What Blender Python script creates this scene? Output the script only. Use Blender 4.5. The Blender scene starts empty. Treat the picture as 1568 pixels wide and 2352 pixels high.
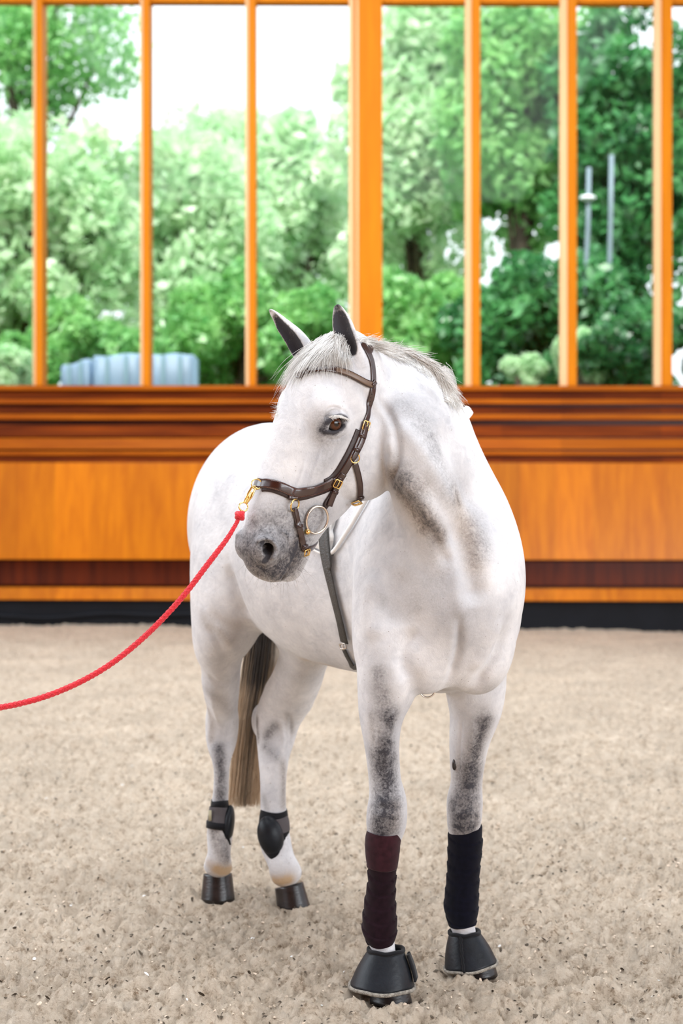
import bpy, bmesh, math, random
import numpy as np
from mathutils import Vector, Matrix
from mathutils.bvhtree import BVHTree

SC = bpy.context.scene
COL = SC.collection
random.seed(7); RNG = np.random.default_rng(7)
# ------------------------------------------------------------------ camera, sky, lights, exposure
cam_d = bpy.data.cameras.new('camera'); cam = bpy.data.objects.new('camera', cam_d); COL.objects.link(cam)
cam_d.sensor_fit = 'HORIZONTAL'; cam_d.sensor_width = 24.0; cam_d.lens = 24.0 * 3593.0 / 1568.0
cam.location = (0, 0, 1.36); cam.rotation_euler = (math.pi / 2, 0, 0)
cam_d.clip_start = 0.05; cam_d.clip_end = 300
cam_d.dof.use_dof = True; cam_d.dof.focus_distance = 4.2; cam_d.dof.aperture_fstop = 2.9
SC.camera = cam
w = bpy.data.worlds.new('overcast_sky'); SC.world = w; w.use_nodes = True
nt = w.node_tree; bg = nt.nodes['Background']
tc = nt.nodes.new('ShaderNodeTexCoord'); sep = nt.nodes.new('ShaderNodeSeparateXYZ'); rmp = nt.nodes.new('ShaderNodeValToRGB')
nt.links.new(tc.outputs['Generated'], sep.inputs[0]); nt.links.new(sep.outputs['Z'], rmp.inputs[0]); nt.links.new(rmp.outputs[0], bg.inputs[0])
rmp.color_ramp.elements[0].position = 0.0; rmp.color_ramp.elements[0].color = (0.64, 0.67, 0.71, 1)
rmp.color_ramp.elements[1].position = 0.9; rmp.color_ramp.elements[1].color = (0.92, 0.97, 1.06, 1)
bg.inputs[1].default_value = 1.35
def area(name, loc, target, sx, sy, power, col):
    d = bpy.data.lights.new(name, 'AREA'); d.shape = 'RECTANGLE'; d.size = sx; d.size_y = sy; d.energy = power; d.color = col
    o = bpy.data.objects.new(name, d); COL.objects.link(o); o.location = loc
    o.rotation_euler = (Vector(target) - Vector(loc)).to_track_quat('-Z', 'Y').to_euler(); return o
# area lamps added in the hall for unseen roof lights and side windows
area('window_daylight', (8.6, -3.0, 2.6), (1.5, 12, 1.4), 9.0, 3.6, 560, (0.90, 0.95, 1.0))
area('roof_light_daylight', (0.0, 7.0, 9.2), (0, 7.0, 0), 9.0, 18.0, 1450, (0.86, 0.93, 1.0))
area('left_window_daylight', (-13.0, 5.0, 5.6), (0, 5.2, 1.0), 14.0, 5.0, 620, (0.86, 0.93, 1.0))
sd = bpy.data.lights.new('sun', 'SUN'); sd.energy = 3.2; sd.angle = math.radians(8); sd.color = (1.0, 0.97, 0.90)
sun = bpy.data.objects.new('sun', sd); COL.objects.link(sun); sun.rotation_euler = Vector((0.12, 1.0, -1.15)).to_track_quat('-Z', 'Y').to_euler()
SC.view_settings.view_transform = 'Standard'; SC.view_settings.look = 'None'; SC.view_settings.gamma = 1.0
SC.view_settings.use_curve_mapping = False; SC.view_settings.exposure = 0.74
SC.cycles.max_bounces = 6; SC.cycles.diffuse_bounces = 3; SC.cycles.glossy_bounces = 3; SC.cycles.transparent_max_bounces = 16; SC.cycles.use_denoising = True
SC.cycles.caustics_reflective = False; SC.cycles.caustics_refractive = False

# === SDF BEGIN
import numpy as np, math
FPX = 3593.0; CAMH = 1.36
def P(px, py, Y):
    """world point seen at photo pixel (px,py) standing Y metres from the camera"""
    return np.array([(px - 784) / FPX * Y, Y, CAMH - (py - 1176) / FPX * Y])
def nrm(v): v = np.asarray(v, float); return v / (np.linalg.norm(v) + 1e-12)

def axis(lo, hi, h, flo, fhi, fh):
    """grid lines from lo to hi, spaced fh between flo and fhi and h elsewhere, easing from one to the other"""
    x = [lo]
    while x[-1] < hi:
        d = max(flo - x[-1], x[-1] - fhi, 0)
        x.append(x[-1] + min(h, fh + d * 0.12))
    return np.array(x)
class Grid:
    def __init__(s, lo, hi, h, flo=None, fhi=None, fh=None):
        if flo is None: flo, fhi, fh = lo, lo, h
        s.ax = [axis(lo[i], hi[i], h, flo[i], fhi[i], fh) for i in range(3)]
        s.n = np.array([len(a) for a in s.ax])
        s.f = np.full(s.n, 0.5, np.float32)
    def box(s, lo, hi):
        a = np.array([max(0, np.searchsorted(s.ax[i], lo[i]) - 1) for i in range(3)])
        b = np.array([min(s.n[i], np.searchsorted(s.ax[i], hi[i]) + 1) for i in range(3)])
        if (b - a).min() <= 1: return None
        sl = tuple(slice(int(a[i]), int(b[i])) for i in range(3))
        X = s.ax[0][sl[0]][:, None, None].astype(np.float32); Y = s.ax[1][sl[1]][None, :, None].astype(np.float32); Z = s.ax[2][sl[2]][None, None, :].astype(np.float32)
        return sl, X, Y, Z
    def apply(s, sl, d, k, op):
        f = s.f[sl]
        if op == 'add':
            h = np.clip(0.5 + 0.5 * (d - f) / k, 0, 1)
            s.f[sl] = d * (1 - h) + f * h - k * h * (1 - h)
        else:  # smooth subtraction
            h = np.clip(0.5 - 0.5 * (f + d) / k, 0, 1)
            s.f[sl] = f * (1 - h) + (-d) * h + k * h * (1 - h)

def sample(g, p):
    p = np.atleast_2d(p); q = np.stack([np.interp(p[:, i], g.ax[i], np.arange(g.n[i])) for i in range(3)], 1)
    i = np.clip(np.floor(q).astype(int), 0, g.n - 2); t = q - i; r = 0
    for a in (0, 1):
        for b in (0, 1):
            for c in (0, 1):
                w = (t[:, 0] if a else 1 - t[:, 0]) * (t[:, 1] if b else 1 - t[:, 1]) * (t[:, 2] if c else 1 - t[:, 2])
                r = r + w * g.f[i[:, 0] + a, i[:, 1] + b, i[:, 2] + c]
    return r
def hit(g, px, py, y0=3.95, y1=5.8):
    """first point of the body on the sight line of a photo pixel, and its outward normal"""
    Y = np.arange(y0, y1, 0.003); p = np.stack([(px - 784) / FPX * Y, Y, CAMH - (py - 1176) / FPX * Y], 1)
    d = sample(g, p); k = np.argmax(d < 0)
    if d[k] >= 0: return None
    t = d[k - 1] / (d[k - 1] - d[k] + 1e-9) if k else 0; q = p[max(k - 1, 0)] * (1 - t) + p[k] * t
    e = 0.008; n = np.array([sample(g, q + e * v)[0] - sample(g, q - e * v)[0] for v in np.eye(3)])
    return q, nrm(n)
def ellipsoid(g, c, axes, r, k=0.02, op='add'):
    c = np.asarray(c, float); A = np.array([nrm(a) for a in axes]); r = np.array(r, float)
    ext = np.sqrt(((A * r[:, None]) ** 2).sum(0)) + 2 * k + 0.015
    b = g.box(c - ext, c + ext)
    if b is None: return
    sl, X, Y, Z = b
    X = X - np.float32(c[0]); Y = Y - np.float32(c[1]); Z = Z - np.float32(c[2])
    k0 = 0; k1 = 0
    for i in range(3):
        q = (X * np.float32(A[i, 0]) + Y * np.float32(A[i, 1]) + Z * np.float32(A[i, 2])) / np.float32(r[i])
        k0 = k0 + q * q; k1 = k1 + (q / np.float32(r[i])) ** 2
    k0 = np.sqrt(k0); k1 = np.sqrt(k1) + 1e-6
    g.apply(sl, k0 * (k0 - 1) / k1, k, op)

def ball(g, c, r, k=0.02, op='add'): ellipsoid(g, c, np.eye(3), (r, r, r), k, op)

def segdist(X, Y, Z, a, b, n0, n1, ra, rb, ea=False, eb=False):
    """distance to an elliptic cone: ra=(r_side, r_up, r_down); n = up direction"""
    f = np.float32
    d = b - a; L = np.linalg.norm(d); d = d / L
    ox = X - f(a[0]); oy = Y - f(a[1]); oz = Z - f(a[2])
    t = (ox * f(d[0]) + oy * f(d[1]) + oz * f(d[2]))
    tc = np.clip(t / f(L), 0, 1)
    out = t - tc * f(L)
    n0 = nrm(n0); n1 = nrm(n1); n0 = n0 - d * n0.dot(d); n1 = n1 - d * n1.dot(d)
    m0 = np.linalg.norm(n0); m1 = np.linalg.norm(n1); n0 = n0 / m0; n1 = n1 / m1
    ra = (ra[0], ra[1] * m0, ra[2] * m0); rb = (rb[0], rb[1] * m1, rb[2] * m1)
    s0 = np.cross(d, n0); s1 = np.cross(d, n1)
    pn0 = ox * f(n0[0]) + oy * f(n0[1]) + oz * f(n0[2]); pn1 = ox * f(n1[0]) + oy * f(n1[1]) + oz * f(n1[2])
    ps0 = ox * f(s0[0]) + oy * f(s0[1]) + oz * f(s0[2]); ps1 = ox * f(s1[0]) + oy * f(s1[1]) + oz * f(s1[2])
    pn = pn0 * (1 - tc) + pn1 * tc; ps = ps0 * (1 - tc) + ps1 * tc
    rs = f(ra[0]) * (1 - tc) + f(rb[0]) * tc
    ru = f(ra[1]) * (1 - tc) + f(rb[1]) * tc; rd = f(ra[2]) * (1 - tc) + f(rb[2]) * tc
    rn = np.where(pn > 0, ru, rd)
    mn = np.minimum(rs, np.minimum(ru, rd)); mx = np.maximum(rs, np.maximum(ru, rd)) * f(1.05)
    ro = np.where(out < 0, mn if ea else mx, mn if eb else mx)
    q1 = ps / rs; q2 = pn / rn; q3 = out / ro
    k0 = np.sqrt(q1 * q1 + q2 * q2 + q3 * q3)
    k1 = np.sqrt((q1 / rs) ** 2 + (q2 / rn) ** 2 + (q3 / ro) ** 2) + 1e-6
    return k0 * (k0 - 1) / k1

def catmull(V, m):
    V = np.asarray(V, float)
    if len(V) < 3 or m <= 1: return V
    E = np.vstack([2 * V[0] - V[1], V, 2 * V[-1] - V[-2]])
    out = []
    for i in range(1, len(E) - 2):
        p0, p1, p2, p3 = E[i - 1:i + 3]
        for j in range(m):
            t = j / m
            out.append(0.5 * ((2 * p1) + (-p0 + p2) * t + (2 * p0 - 5 * p1 + 4 * p2 - p3) * t * t + (-p0 + 3 * p1 - 3 * p2 + p3) * t ** 3))
    out.append(E[-2]); return np.array(out)

def tube(g, st, k=0.02, m=3, op='add', ks=0.008, up=(0, 0, 1)):
    """st: list of (centre, (rs, ru, rd)) or (centre, (rs,ru,rd), upvec). One smooth swept solid, then blended in."""
    rows = []
    for s in st:
        r = s[1]
        if np.isscalar(r): r = (r, r, r)
        if len(r) == 2: r = (r[0], r[1], r[1])
        u = s[2] if len(s) > 2 else up
        rows.append(np.concatenate([s[0], r, nrm(u)]))
    V = catmull(rows, m)
    rm = V[:, 3:6].max(1)
    mar = 2 * k + 0.015
    lo = (V[:, :3] - rm[:, None]).min(0) - mar; hi = (V[:, :3] + rm[:, None]).max(0) + mar
    b = g.box(lo, hi)
    if b is None: return
    sl, X, Y, Z = b
    D = np.full((X.shape[0], Y.shape[1], Z.shape[2]), 0.5, np.float32)
    o = [sl[i].start for i in range(3)]
    for i in range(len(V) - 1):
        r2 = max(rm[i], rm[i + 1]) + mar
        lo = np.minimum(V[i, :3], V[i + 1, :3]) - r2; hi = np.maximum(V[i, :3], V[i + 1, :3]) + r2
        bb = g.box(lo, hi)
        if bb is None: continue
        s2, x, y, z = bb
        d = segdist(x, y, z, V[i, :3], V[i + 1, :3], V[i, 6:9], V[i + 1, 6:9], V[i, 3:6], V[i + 1, 3:6], i == 0, i == len(V) - 2)
        ss = tuple(slice(s2[j].start - o[j], s2[j].stop - o[j]) for j in range(3))
        if ss[0].start < 0 or ss[1].start < 0 or ss[2].start < 0 or ss[0].stop > D.shape[0] or ss[1].stop > D.shape[1] or ss[2].stop > D.shape[2]:
            cut = tuple(slice(max(0, -ss[j].start), d.shape[j] - max(0, ss[j].stop - D.shape[j])) for j in range(3))
            ss = tuple(slice(max(0, ss[j].start), min(D.shape[j], ss[j].stop)) for j in range(3)); d = d[cut]
        e = D[ss]
        h = np.clip(0.5 + 0.5 * (d - e) / ks, 0, 1)
        D[ss] = d * (1 - h) + e * h - ks * h * (1 - h)
    g.apply(sl, D, k, op)

def limb(g, rows, k=0.02, m=3):
    """rows: (py, left px, right px, depth Y, fore-aft radius m [, yaw deg]) — an upright limb"""
    st = []
    for r in rows:
        py, xl, xr, Y, rd = r[:5]; yaw = math.radians(r[5]) if len(r) > 5 else 0
        c = P((xl + xr) / 2, py, Y); w = (xr - xl) / 2 / FPX * Y
        rs = math.sqrt(max(w * w - (rd * math.sin(yaw)) ** 2, (0.45 * w) ** 2)) / math.cos(yaw)
        st.append((c, (rs, rd, rd), (math.sin(yaw), -math.cos(yaw), 0)))
    tube(g, st, k, m, ks=.014)

def surface_nets(g):
    f = g.f; n = f.shape
    ins = f < 0
    c = np.zeros((n[0]-1, n[1]-1, n[2]-1), np.int8)
    for dx in (0, 1):
        for dy in (0, 1):
            for dz in (0, 1): c += ins[dx:n[0]-1+dx, dy:n[1]-1+dy, dz:n[2]-1+dz]
    act = np.argwhere((c > 0) & (c < 8)); del c
    idx = -np.ones((n[0]-1, n[1]-1, n[2]-1), np.int32)
    idx[act[:, 0], act[:, 1], act[:, 2]] = np.arange(len(act))
    corners = np.array([(i, j, k) for i in (0, 1) for j in (0, 1) for k in (0, 1)])
    val = np.stack([f[act[:, 0]+a, act[:, 1]+b, act[:, 2]+cc] for a, b, cc in corners], 1).astype(float)
    acc = np.zeros((len(act), 3)); cnt = np.zeros(len(act))
    for a in range(8):
        for b in range(a + 1, 8):
            if np.abs(corners[a] - corners[b]).sum() != 1: continue
            va, vb = val[:, a], val[:, b]; m = (va < 0) != (vb < 0)
            t = np.where(m, va / np.where(m, va - vb, 1), 0)
            acc += np.where(m[:, None], corners[a] + (corners[b] - corners[a]) * t[:, None], 0); cnt += m
    V = act + acc / cnt[:, None]
    V = np.stack([np.interp(V[:, i], np.arange(n[i]), g.ax[i]) for i in range(3)], 1)
    Q = []
    for ax in range(3):
        o = [i for i in range(3) if i != ax]
        A = ins.take(range(0, n[ax]-1), ax); B = ins.take(range(1, n[ax]), ax)
        e = np.argwhere(A != B)
        e = e[(e[:, o[0]] > 0) & (e[:, o[1]] > 0) & (e[:, o[0]] < n[o[0]]-1) & (e[:, o[1]] < n[o[1]]-1)]
        s = A[e[:, 0], e[:, 1], e[:, 2]]
        def cell(d0, d1):
            q = e.copy(); q[:, o[0]] -= d0; q[:, o[1]] -= d1
            return idx[q[:, 0], q[:, 1], q[:, 2]]
        quad = np.stack([cell(1, 1), cell(0, 1), cell(0, 0), cell(1, 0)], 1)
        flip = s if ax != 1 else ~s
        quad[~flip] = quad[~flip][:, ::-1]
        Q.append(quad)
    return V, np.vstack(Q)

def smooth_mesh(V, Q, it=4, lam=0.5, mu=-0.52):
    E = np.vstack([Q[:, [0, 1]], Q[:, [1, 2]], Q[:, [2, 3]], Q[:, [3, 0]]])
    E = np.vstack([E, E[:, ::-1]])
    deg = np.bincount(E[:, 0], minlength=len(V)).astype(float)
    for i in range(it):
        for w in (lam, mu):
            S = np.stack([np.bincount(E[:, 0], V[E[:, 1], c], minlength=len(V)) for c in range(3)], 1)
            V = V + w * (S / np.maximum(deg, 1)[:, None] - V)
    return V
def mesh_normals(V, Q):
    N = np.cross(V[Q[:, 2]] - V[Q[:, 0]], V[Q[:, 3]] - V[Q[:, 1]]); VN = np.zeros_like(V)
    for c in range(3):
        for j in range(4): VN[:, c] += np.bincount(Q[:, j], N[:, c], minlength=len(V))
    return VN / (np.linalg.norm(VN, axis=1)[:, None] + 1e-12)
def poly_dist(X, pts):
    """distance of the points X to a polyline and the position along it (0..1)"""
    best = np.full(len(X), 9.); pos = np.zeros(len(X)); n = len(pts) - 1
    for i in range(n):
        a, d = pts[i], pts[i + 1] - pts[i]; t = np.clip(((X - a) @ d) / (d @ d + 1e-12), 0, 1)
        r = np.linalg.norm(X - a - t[:, None] * d, axis=1); m = r < best
        best[m] = r[m]; pos[m] = (i + t[m]) / n
    return best, pos
def skin_line(g, pts, y0=3.95):
    out = [hit(g, p[0], p[1], y0) for p in pts]
    return catmull(np.array([h[0] for h in out if h is not None]), 4)
def relief(g, V, Q, items):
    """raise or sink the skin along lines: (pixels, width m, height m)"""
    VN = mesh_normals(V, Q)
    for it in items:
        L = skin_line(g, it[0], it[3] if len(it) > 3 else 3.95); w = it[1]
        m = np.where(((V > L.min(0) - 3 * w) & (V < L.max(0) + 3 * w)).all(1))[0]
        d, t = poly_dist(V[m], L)
        taper = np.clip(np.minimum(t, 1 - t) / .25 + .0, 0, 1); taper = taper * taper * (3 - 2 * taper)
        V[m] += VN[m] * (it[2] * (1.5 if w > .0125 else 1.15) * np.exp(-(d / w) ** 2) * (taper * .85 + .15) )[:, None]
    return V
# === SDF END
# ------------------------------------------------------------------ helpers
def mesh_obj(name, V, Fc, mat=None, parent=None, smooth=True):
    me = bpy.data.meshes.new(name); V = np.asarray(V, np.float32)
    if isinstance(Fc, np.ndarray):
        n, k = Fc.shape
        me.vertices.add(len(V)); me.vertices.foreach_set('co', V.ravel())
        me.loops.add(n * k); me.loops.foreach_set('vertex_index', Fc.astype(np.int32).ravel())
        me.polygons.add(n); me.polygons.foreach_set('loop_start', np.arange(0, n * k, k, dtype=np.int32)); me.polygons.foreach_set('loop_total', np.full(n, k, np.int32))
        me.update(calc_edges=True)
    else:
        me.from_pydata([tuple(v) for v in V], [], Fc); me.update()
    me.polygons.foreach_set('use_smooth', np.full(len(me.polygons), smooth)); me.update()
    o = bpy.data.objects.new(name, me); COL.objects.link(o)
    if mat: me.materials.append(mat)
    if parent: o.parent = parent
    return o
def empty(name, loc=(0, 0, 0)):
    o = bpy.data.objects.new(name, None); COL.objects.link(o); o.location = loc; o.empty_display_size = .1; return o
def adopt(o, parent):
    """parent keeping world place (parents are unrotated empties)"""
    base = Vector((0, 0, 0)); q = parent
    while q: base += q.location; q = q.parent
    o.parent = parent; o.location = Vector(o.location) - base; return o
def tag(o, label=None, cat=None, group=None, kind=None):
    if label: o['label'] = label
    if cat: o['category'] = cat
    if group: o['group'] = group
    if kind: o['kind'] = kind
    return o
class MB:
    """collects shapes of one mesh"""
    def __init__(s): s.v = []; s.f = []
    def add(s, V, F):
        n = len(s.v); s.v += [tuple(map(float, p)) for p in V]; s.f += [tuple(int(i) + n for i in f) for f in F]; return s
    def box(s, lo, hi):
        x0, y0, z0 = lo; x1, y1, z1 = hi
        return s.add([(x0, y0, z0), (x1, y0, z0), (x1, y1, z0), (x0, y1, z0), (x0, y0, z1), (x1, y0, z1), (x1, y1, z1), (x0, y1, z1)],
                     [(0, 3, 2, 1), (4, 5, 6, 7), (0, 1, 5, 4), (1, 2, 6, 5), (2, 3, 7, 6), (3, 0, 4, 7)])
    def tube(s, pts, r, n=8, closed=False):
        pts = [np.array(p, float) for p in pts]; m = len(pts); rr = r if hasattr(r, '__len__') else [r] * m
        up = None; rings = []
        for i, p in enumerate(pts):
            a = pts[(i - 1) % m] if (closed or i > 0) else p; b = pts[(i + 1) % m] if (closed or i < m - 1) else p
            d = nrm(b - a)
            if up is None: up = nrm(np.cross(d, (0.3, 0.2, 1) if abs(d[2]) < .9 else (1, 0, 0)))
            up = nrm(up - d * up.dot(d)); sd = np.cross(d, up)
            rings.append([p + rr[i] * (math.cos(t) * up + math.sin(t) * sd) for t in np.arange(n) * 2 * math.pi / n])
        V = [q for R in rings for q in R]; F = []
        for i in range(m if closed else m - 1):
            j = (i + 1) % m
            # align rings when closing
            for k in range(n): F.append((i * n + k, i * n + (k + 1) % n, j * n + (k + 1) % n, j * n + k))
        if not closed: F.append(tuple(range(n))[::-1]); F.append(tuple(range((m - 1) * n, m * n)))
        return s.add(V, F)
    def ring(s, c, nrm_, R, r, n=28, k=8, ry=None, xdir=None):
        nz = nrm(nrm_); x = nrm(np.cross((0, 0, 1) if abs(nz[2]) < .9 else (1, 0, 0), nz)) if xdir is None else nrm(np.array(xdir) - nz * np.dot(xdir, nz)); y = np.cross(nz, x)
        V = []; F = []; ry = ry or R
        for i in range(n):
            t = i * 2 * math.pi / n; rad = math.cos(t) * x * 1 + math.sin(t) * y; ctr = c + R * math.cos(t) * x + ry * math.sin(t) * y
            for j in range(k):
                a = j * 2 * math.pi / k; V.append(ctr + r * (math.cos(a) * rad + math.sin(a) * nz))
        for i in range(n):
            for j in range(k): F.append((i * k + j, ((i + 1) % n) * k + j, ((i + 1) % n) * k + (j + 1) % k, i * k + (j + 1) % k))
        return s.add(V, F)
    def sphere(s, c, r, n=16, m=10, ax=None):
        A = np.eye(3) if ax is None else np.array(ax); r = np.array(r if hasattr(r, '__len__') else (r, r, r), float); V = []; F = []
        for i in range(m + 1):
            p = math.pi * i / m
            for j in range(n):
                t = 2 * math.pi * j / n; q = r * np.array([math.sin(p) * math.cos(t), math.sin(p) * math.sin(t), math.cos(p)]); V.append(np.array(c) + q @ A)
        for i in range(m):
            for j in range(n): F.append((i * n + j, (i + 1) * n + j, (i + 1) * n + (j + 1) % n, i * n + (j + 1) % n))
        return s.add(V, F)
    def build(s, name, mat, parent=None, smooth=True, bevel=0):
        o = mesh_obj(name, s.v, s.f, mat, None, smooth)
        if parent is not None: adopt(o, parent)
        if bevel:
            b = o.modifiers.new('bevel', 'BEVEL'); b.width = bevel; b.segments = 2; b.limit_method = 'ANGLE'
        return o
# ---- node materials
def mat_new(name):
    m = bpy.data.materials.new(name); m.use_nodes = True; nt = m.node_tree; return m, nt, nt.nodes['Principled BSDF']
def nd(nt, typ, **kw):
    n = nt.nodes.new(typ)
    for k, v in kw.items():
        if k in n.inputs: n.inputs[k].default_value = v
        else: setattr(n, k, v)
    return n
def simple(name, col, rough=.5, metal=0, bump=0, bscale=200, var=0, vscale=8, spec=.5, stretch=None, sheen=0, coat=0):
    m, nt, b = mat_new(name)
    b.inputs['Roughness'].default_value = rough; b.inputs['Metallic'].default_value = metal; b.inputs['Specular IOR Level'].default_value = spec
    b.inputs['Sheen Weight'].default_value = sheen; b.inputs['Coat Weight'].default_value = coat
    b.inputs['Base Color'].default_value = (*col, 1)
    tc = nd(nt, 'ShaderNodeTexCoord'); mp = nd(nt, 'ShaderNodeMapping'); nt.links.new(tc.outputs['Object'], mp.inputs[0])
    if stretch: mp.inputs['Scale'].default_value = stretch
    if var:
        n = nd(nt, 'ShaderNodeTexNoise', Scale=vscale, Detail=5.0); nt.links.new(mp.outputs[0], n.inputs['Vector'])
        mx = nd(nt, 'ShaderNodeMix', data_type='RGBA'); mr = nd(nt, 'ShaderNodeMapRange'); mr.inputs[1].default_value = .3; mr.inputs[2].default_value = .7
        nt.links.new(n.outputs[0], mr.inputs[0]); nt.links.new(mr.outputs[0], mx.inputs[0])
        mx.inputs[6].default_value = (*[c * (1 - var) for c in col], 1); mx.inputs[7].default_value = (*[min(1, c * (1 + var)) for c in col], 1)
        nt.links.new(mx.outputs[2], b.inputs['Base Color'])
    if bump:
        n2 = nd(nt, 'ShaderNodeTexNoise', Scale=bscale, Detail=3.0); nt.links.new(mp.outputs[0], n2.inputs['Vector'])
        bp = nd(nt, 'ShaderNodeBump', Strength=bump, Distance=.01); nt.links.new(n2.outputs[0], bp.inputs['Height']); nt.links.new(bp.outputs[0], b.inputs['Normal'])
    return m
# ------------------------------------------------------------------ the hall: back wall, windows, footing
WY = 18.65; KW = WY / FPX
WX = lambda px: (px - 784) * KW
WZ = lambda py: CAMH - (py - 1176) * KW
XL, XR = -15.0, 15.0
def wood(name, col, dark, rough=.35, vertical=False, board=0.0, coat=.25):
    m, nt, b = mat_new(name)
    tc = nd(nt, 'ShaderNodeTexCoord'); mp = nd(nt, 'ShaderNodeMapping'); nt.links.new(tc.outputs['Object'], mp.inputs[0])
    mp.inputs['Scale'].default_value = (7, 7, .5) if vertical else (.45, 7, 9)
    n = nd(nt, 'ShaderNodeTexNoise', Scale=1.6, Detail=6.0, Roughness=.6, Distortion=.4); nt.links.new(mp.outputs[0], n.inputs['Vector'])
    mr = nd(nt, 'ShaderNodeMapRange'); mr.inputs[1].default_value = .30; mr.inputs[2].default_value = .72; nt.links.new(n.outputs[0], mr.inputs[0])
    mx = nd(nt, 'ShaderNodeMix', data_type='RGBA'); mx.inputs[6].default_value = (*dark, 1); mx.inputs[7].default_value = (*col, 1); nt.links.new(mr.outputs[0], mx.inputs[0])
    out = mx.outputs[2]
    if board:
        sx = nd(nt, 'ShaderNodeSeparateXYZ'); nt.links.new(tc.outputs['Object'], sx.inputs[0])
        dv = nd(nt, 'ShaderNodeMath', operation='DIVIDE'); dv.inputs[1].default_value = board; nt.links.new(sx.outputs['X' if vertical else 'X'], dv.inputs[0])
        fl = nd(nt, 'ShaderNodeMath', operation='FLOOR'); nt.links.new(dv.outputs[0], fl.inputs[0])
        wn = nd(nt, 'ShaderNodeTexWhiteNoise', noise_dimensions='1D'); nt.links.new(fl.outputs[0], wn.inputs['W'])
        r2 = nd(nt, 'ShaderNodeMapRange'); r2.inputs[3].default_value = .80; r2.inputs[4].default_value = 1.16; nt.links.new(wn.outputs[0], r2.inputs[0])
        m2 = nd(nt, 'ShaderNodeVectorMath', operation='SCALE'); nt.links.new(out, m2.inputs[0]); nt.links.new(r2.outputs[0], m2.inputs['Scale']); out = m2.outputs[0]
    b.inputs['Specular IOR Level'].default_value = .12; nt.links.new(out, b.inputs['Base Color']); b.inputs['Roughness'].default_value = rough; b.inputs['Coat Weight'].default_value = coat; b.inputs['Coat Roughness'].default_value = .25
    return m
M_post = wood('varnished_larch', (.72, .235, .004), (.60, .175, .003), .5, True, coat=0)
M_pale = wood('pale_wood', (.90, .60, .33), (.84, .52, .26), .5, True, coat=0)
M_panel = wood('kickboard_larch', (.62, .185, .001), (.44, .110, .0005), .5, True, .42, .35)
M_batten = wood('brown_batten', (.33, .062, .002), (.08, .009, .001), .5, False, 1.9, 0)
M_lip = wood('orange_batten', (.56, .150, .002), (.30, .055, .001), .5, False, 2.6, 0)
M_recess = wood('dark_backing', (.09, .012, .002), (.02, .003, .001), .6, False, 1.3)  # brown stain deepened with the shade of the gaps between battens
M_under = wood('red_brown_board', (.15, .022, .002), (.07, .008, .001), .6, True, .3)  # brown stain darkened further: shade under the panel put into the colour
M_rubber = simple('black_rubber', (.004, .005, .008), .6, spec=.2, var=.3, vscale=3)
M_steel = simple('dark_steel', (.1, .1, .1), .4, .8)
def bar(name, mat, py0, py1, front, back=0.0, slope=0, kind='structure', tilt=0, dpr=0):
    """horizontal board of the back wall between two photo heights; front = how far it stands out; dpr = extra drop at the right"""
    b = MB(); x0, x1 = XL, XR; z1, z0 = WZ(py0), WZ(py1); d = dpr * KW
    V = [(x0, WY - front - tilt, z0), (x1, WY - front - tilt, z0 - d), (x1, WY - front, z1 - d), (x0, WY - front, z1), (x0, WY + back, z0), (x1, WY + back, z0 - d), (x1, WY + back, z1 - d), (x0, WY + back, z1)]
    b.add(V, [(0, 1, 2, 3), (5, 4, 7, 6), (3, 2, 6, 7), (1, 0, 4, 5), (0, 3, 7, 4), (2, 1, 5, 6)])
    o = b.build(name, mat, None, False, .008); o['kind'] = kind; return o
def hall_wall(name, lo, hi):
    b = MB(); b.box(lo, hi); o = b.build(name, M_panel, None, False); o['kind'] = 'structure'
hall_wall('wall_left', (-15.2, -14, -.1), (-15, WY, 2.9)); hall_wall('wall_right', (15, -14, -.1), (15.2, WY, 2.0)); hall_wall('wall_front', (-15, -14.2, -.1), (15, -14, 9.4))
b = MB(); b.box((-15.4, -14.2, 9.4), (15.4, WY + .3, 9.6)); co = b.build('ceiling', simple('roof_lining', (.34, .30, .26), .9, var=.1, vscale=2), None, False); co['kind'] = 'structure'
b = MB(); b.box((-15, -14, -.20), (15, WY, -.10)); fo = b.build('floor_behind', simple('plain_sand', (.55, .43, .32), .95, var=.2, vscale=20), None, False); fo['kind'] = 'structure'
bar('wall_back', M_recess, 889, 1420, 0.0, .20, dpr=5)
bar('trim_1', M_lip, 886, 897, .16, .12, dpr=4)
bar('trim_2', M_batten, 899, 916, .05, dpr=4); bar('trim_3', M_lip, 917, 928, .11, dpr=2)
bar('trim_4', M_batten, 934, 948, .015, dpr=2); bar('trim_5', M_lip, 951, 964, .11, dpr=2)
bar('trim_6', M_batten, 976, 1003, .05, dpr=2); bar('trim_7', M_lip, 1006, 1032, .06, tilt=.05, dpr=2)
bar('trim_8', M_lip, 1038, 1048, .17, dpr=-1); bar('trim_9', M_batten, 1048, 1062, .13, dpr=4)
bar('trim_10', M_panel, 1062, 1281, .26, tilt=.11, dpr=5)
bar('trim_11', M_under, 1284, 1340, .06, dpr=8)
bar('trim_12', M_panel, 1342, 1370, .20, tilt=.03, dpr=14)
rb = bar('baseboard_back', M_rubber, 1371, 1450, .15, dpr=14)
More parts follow.
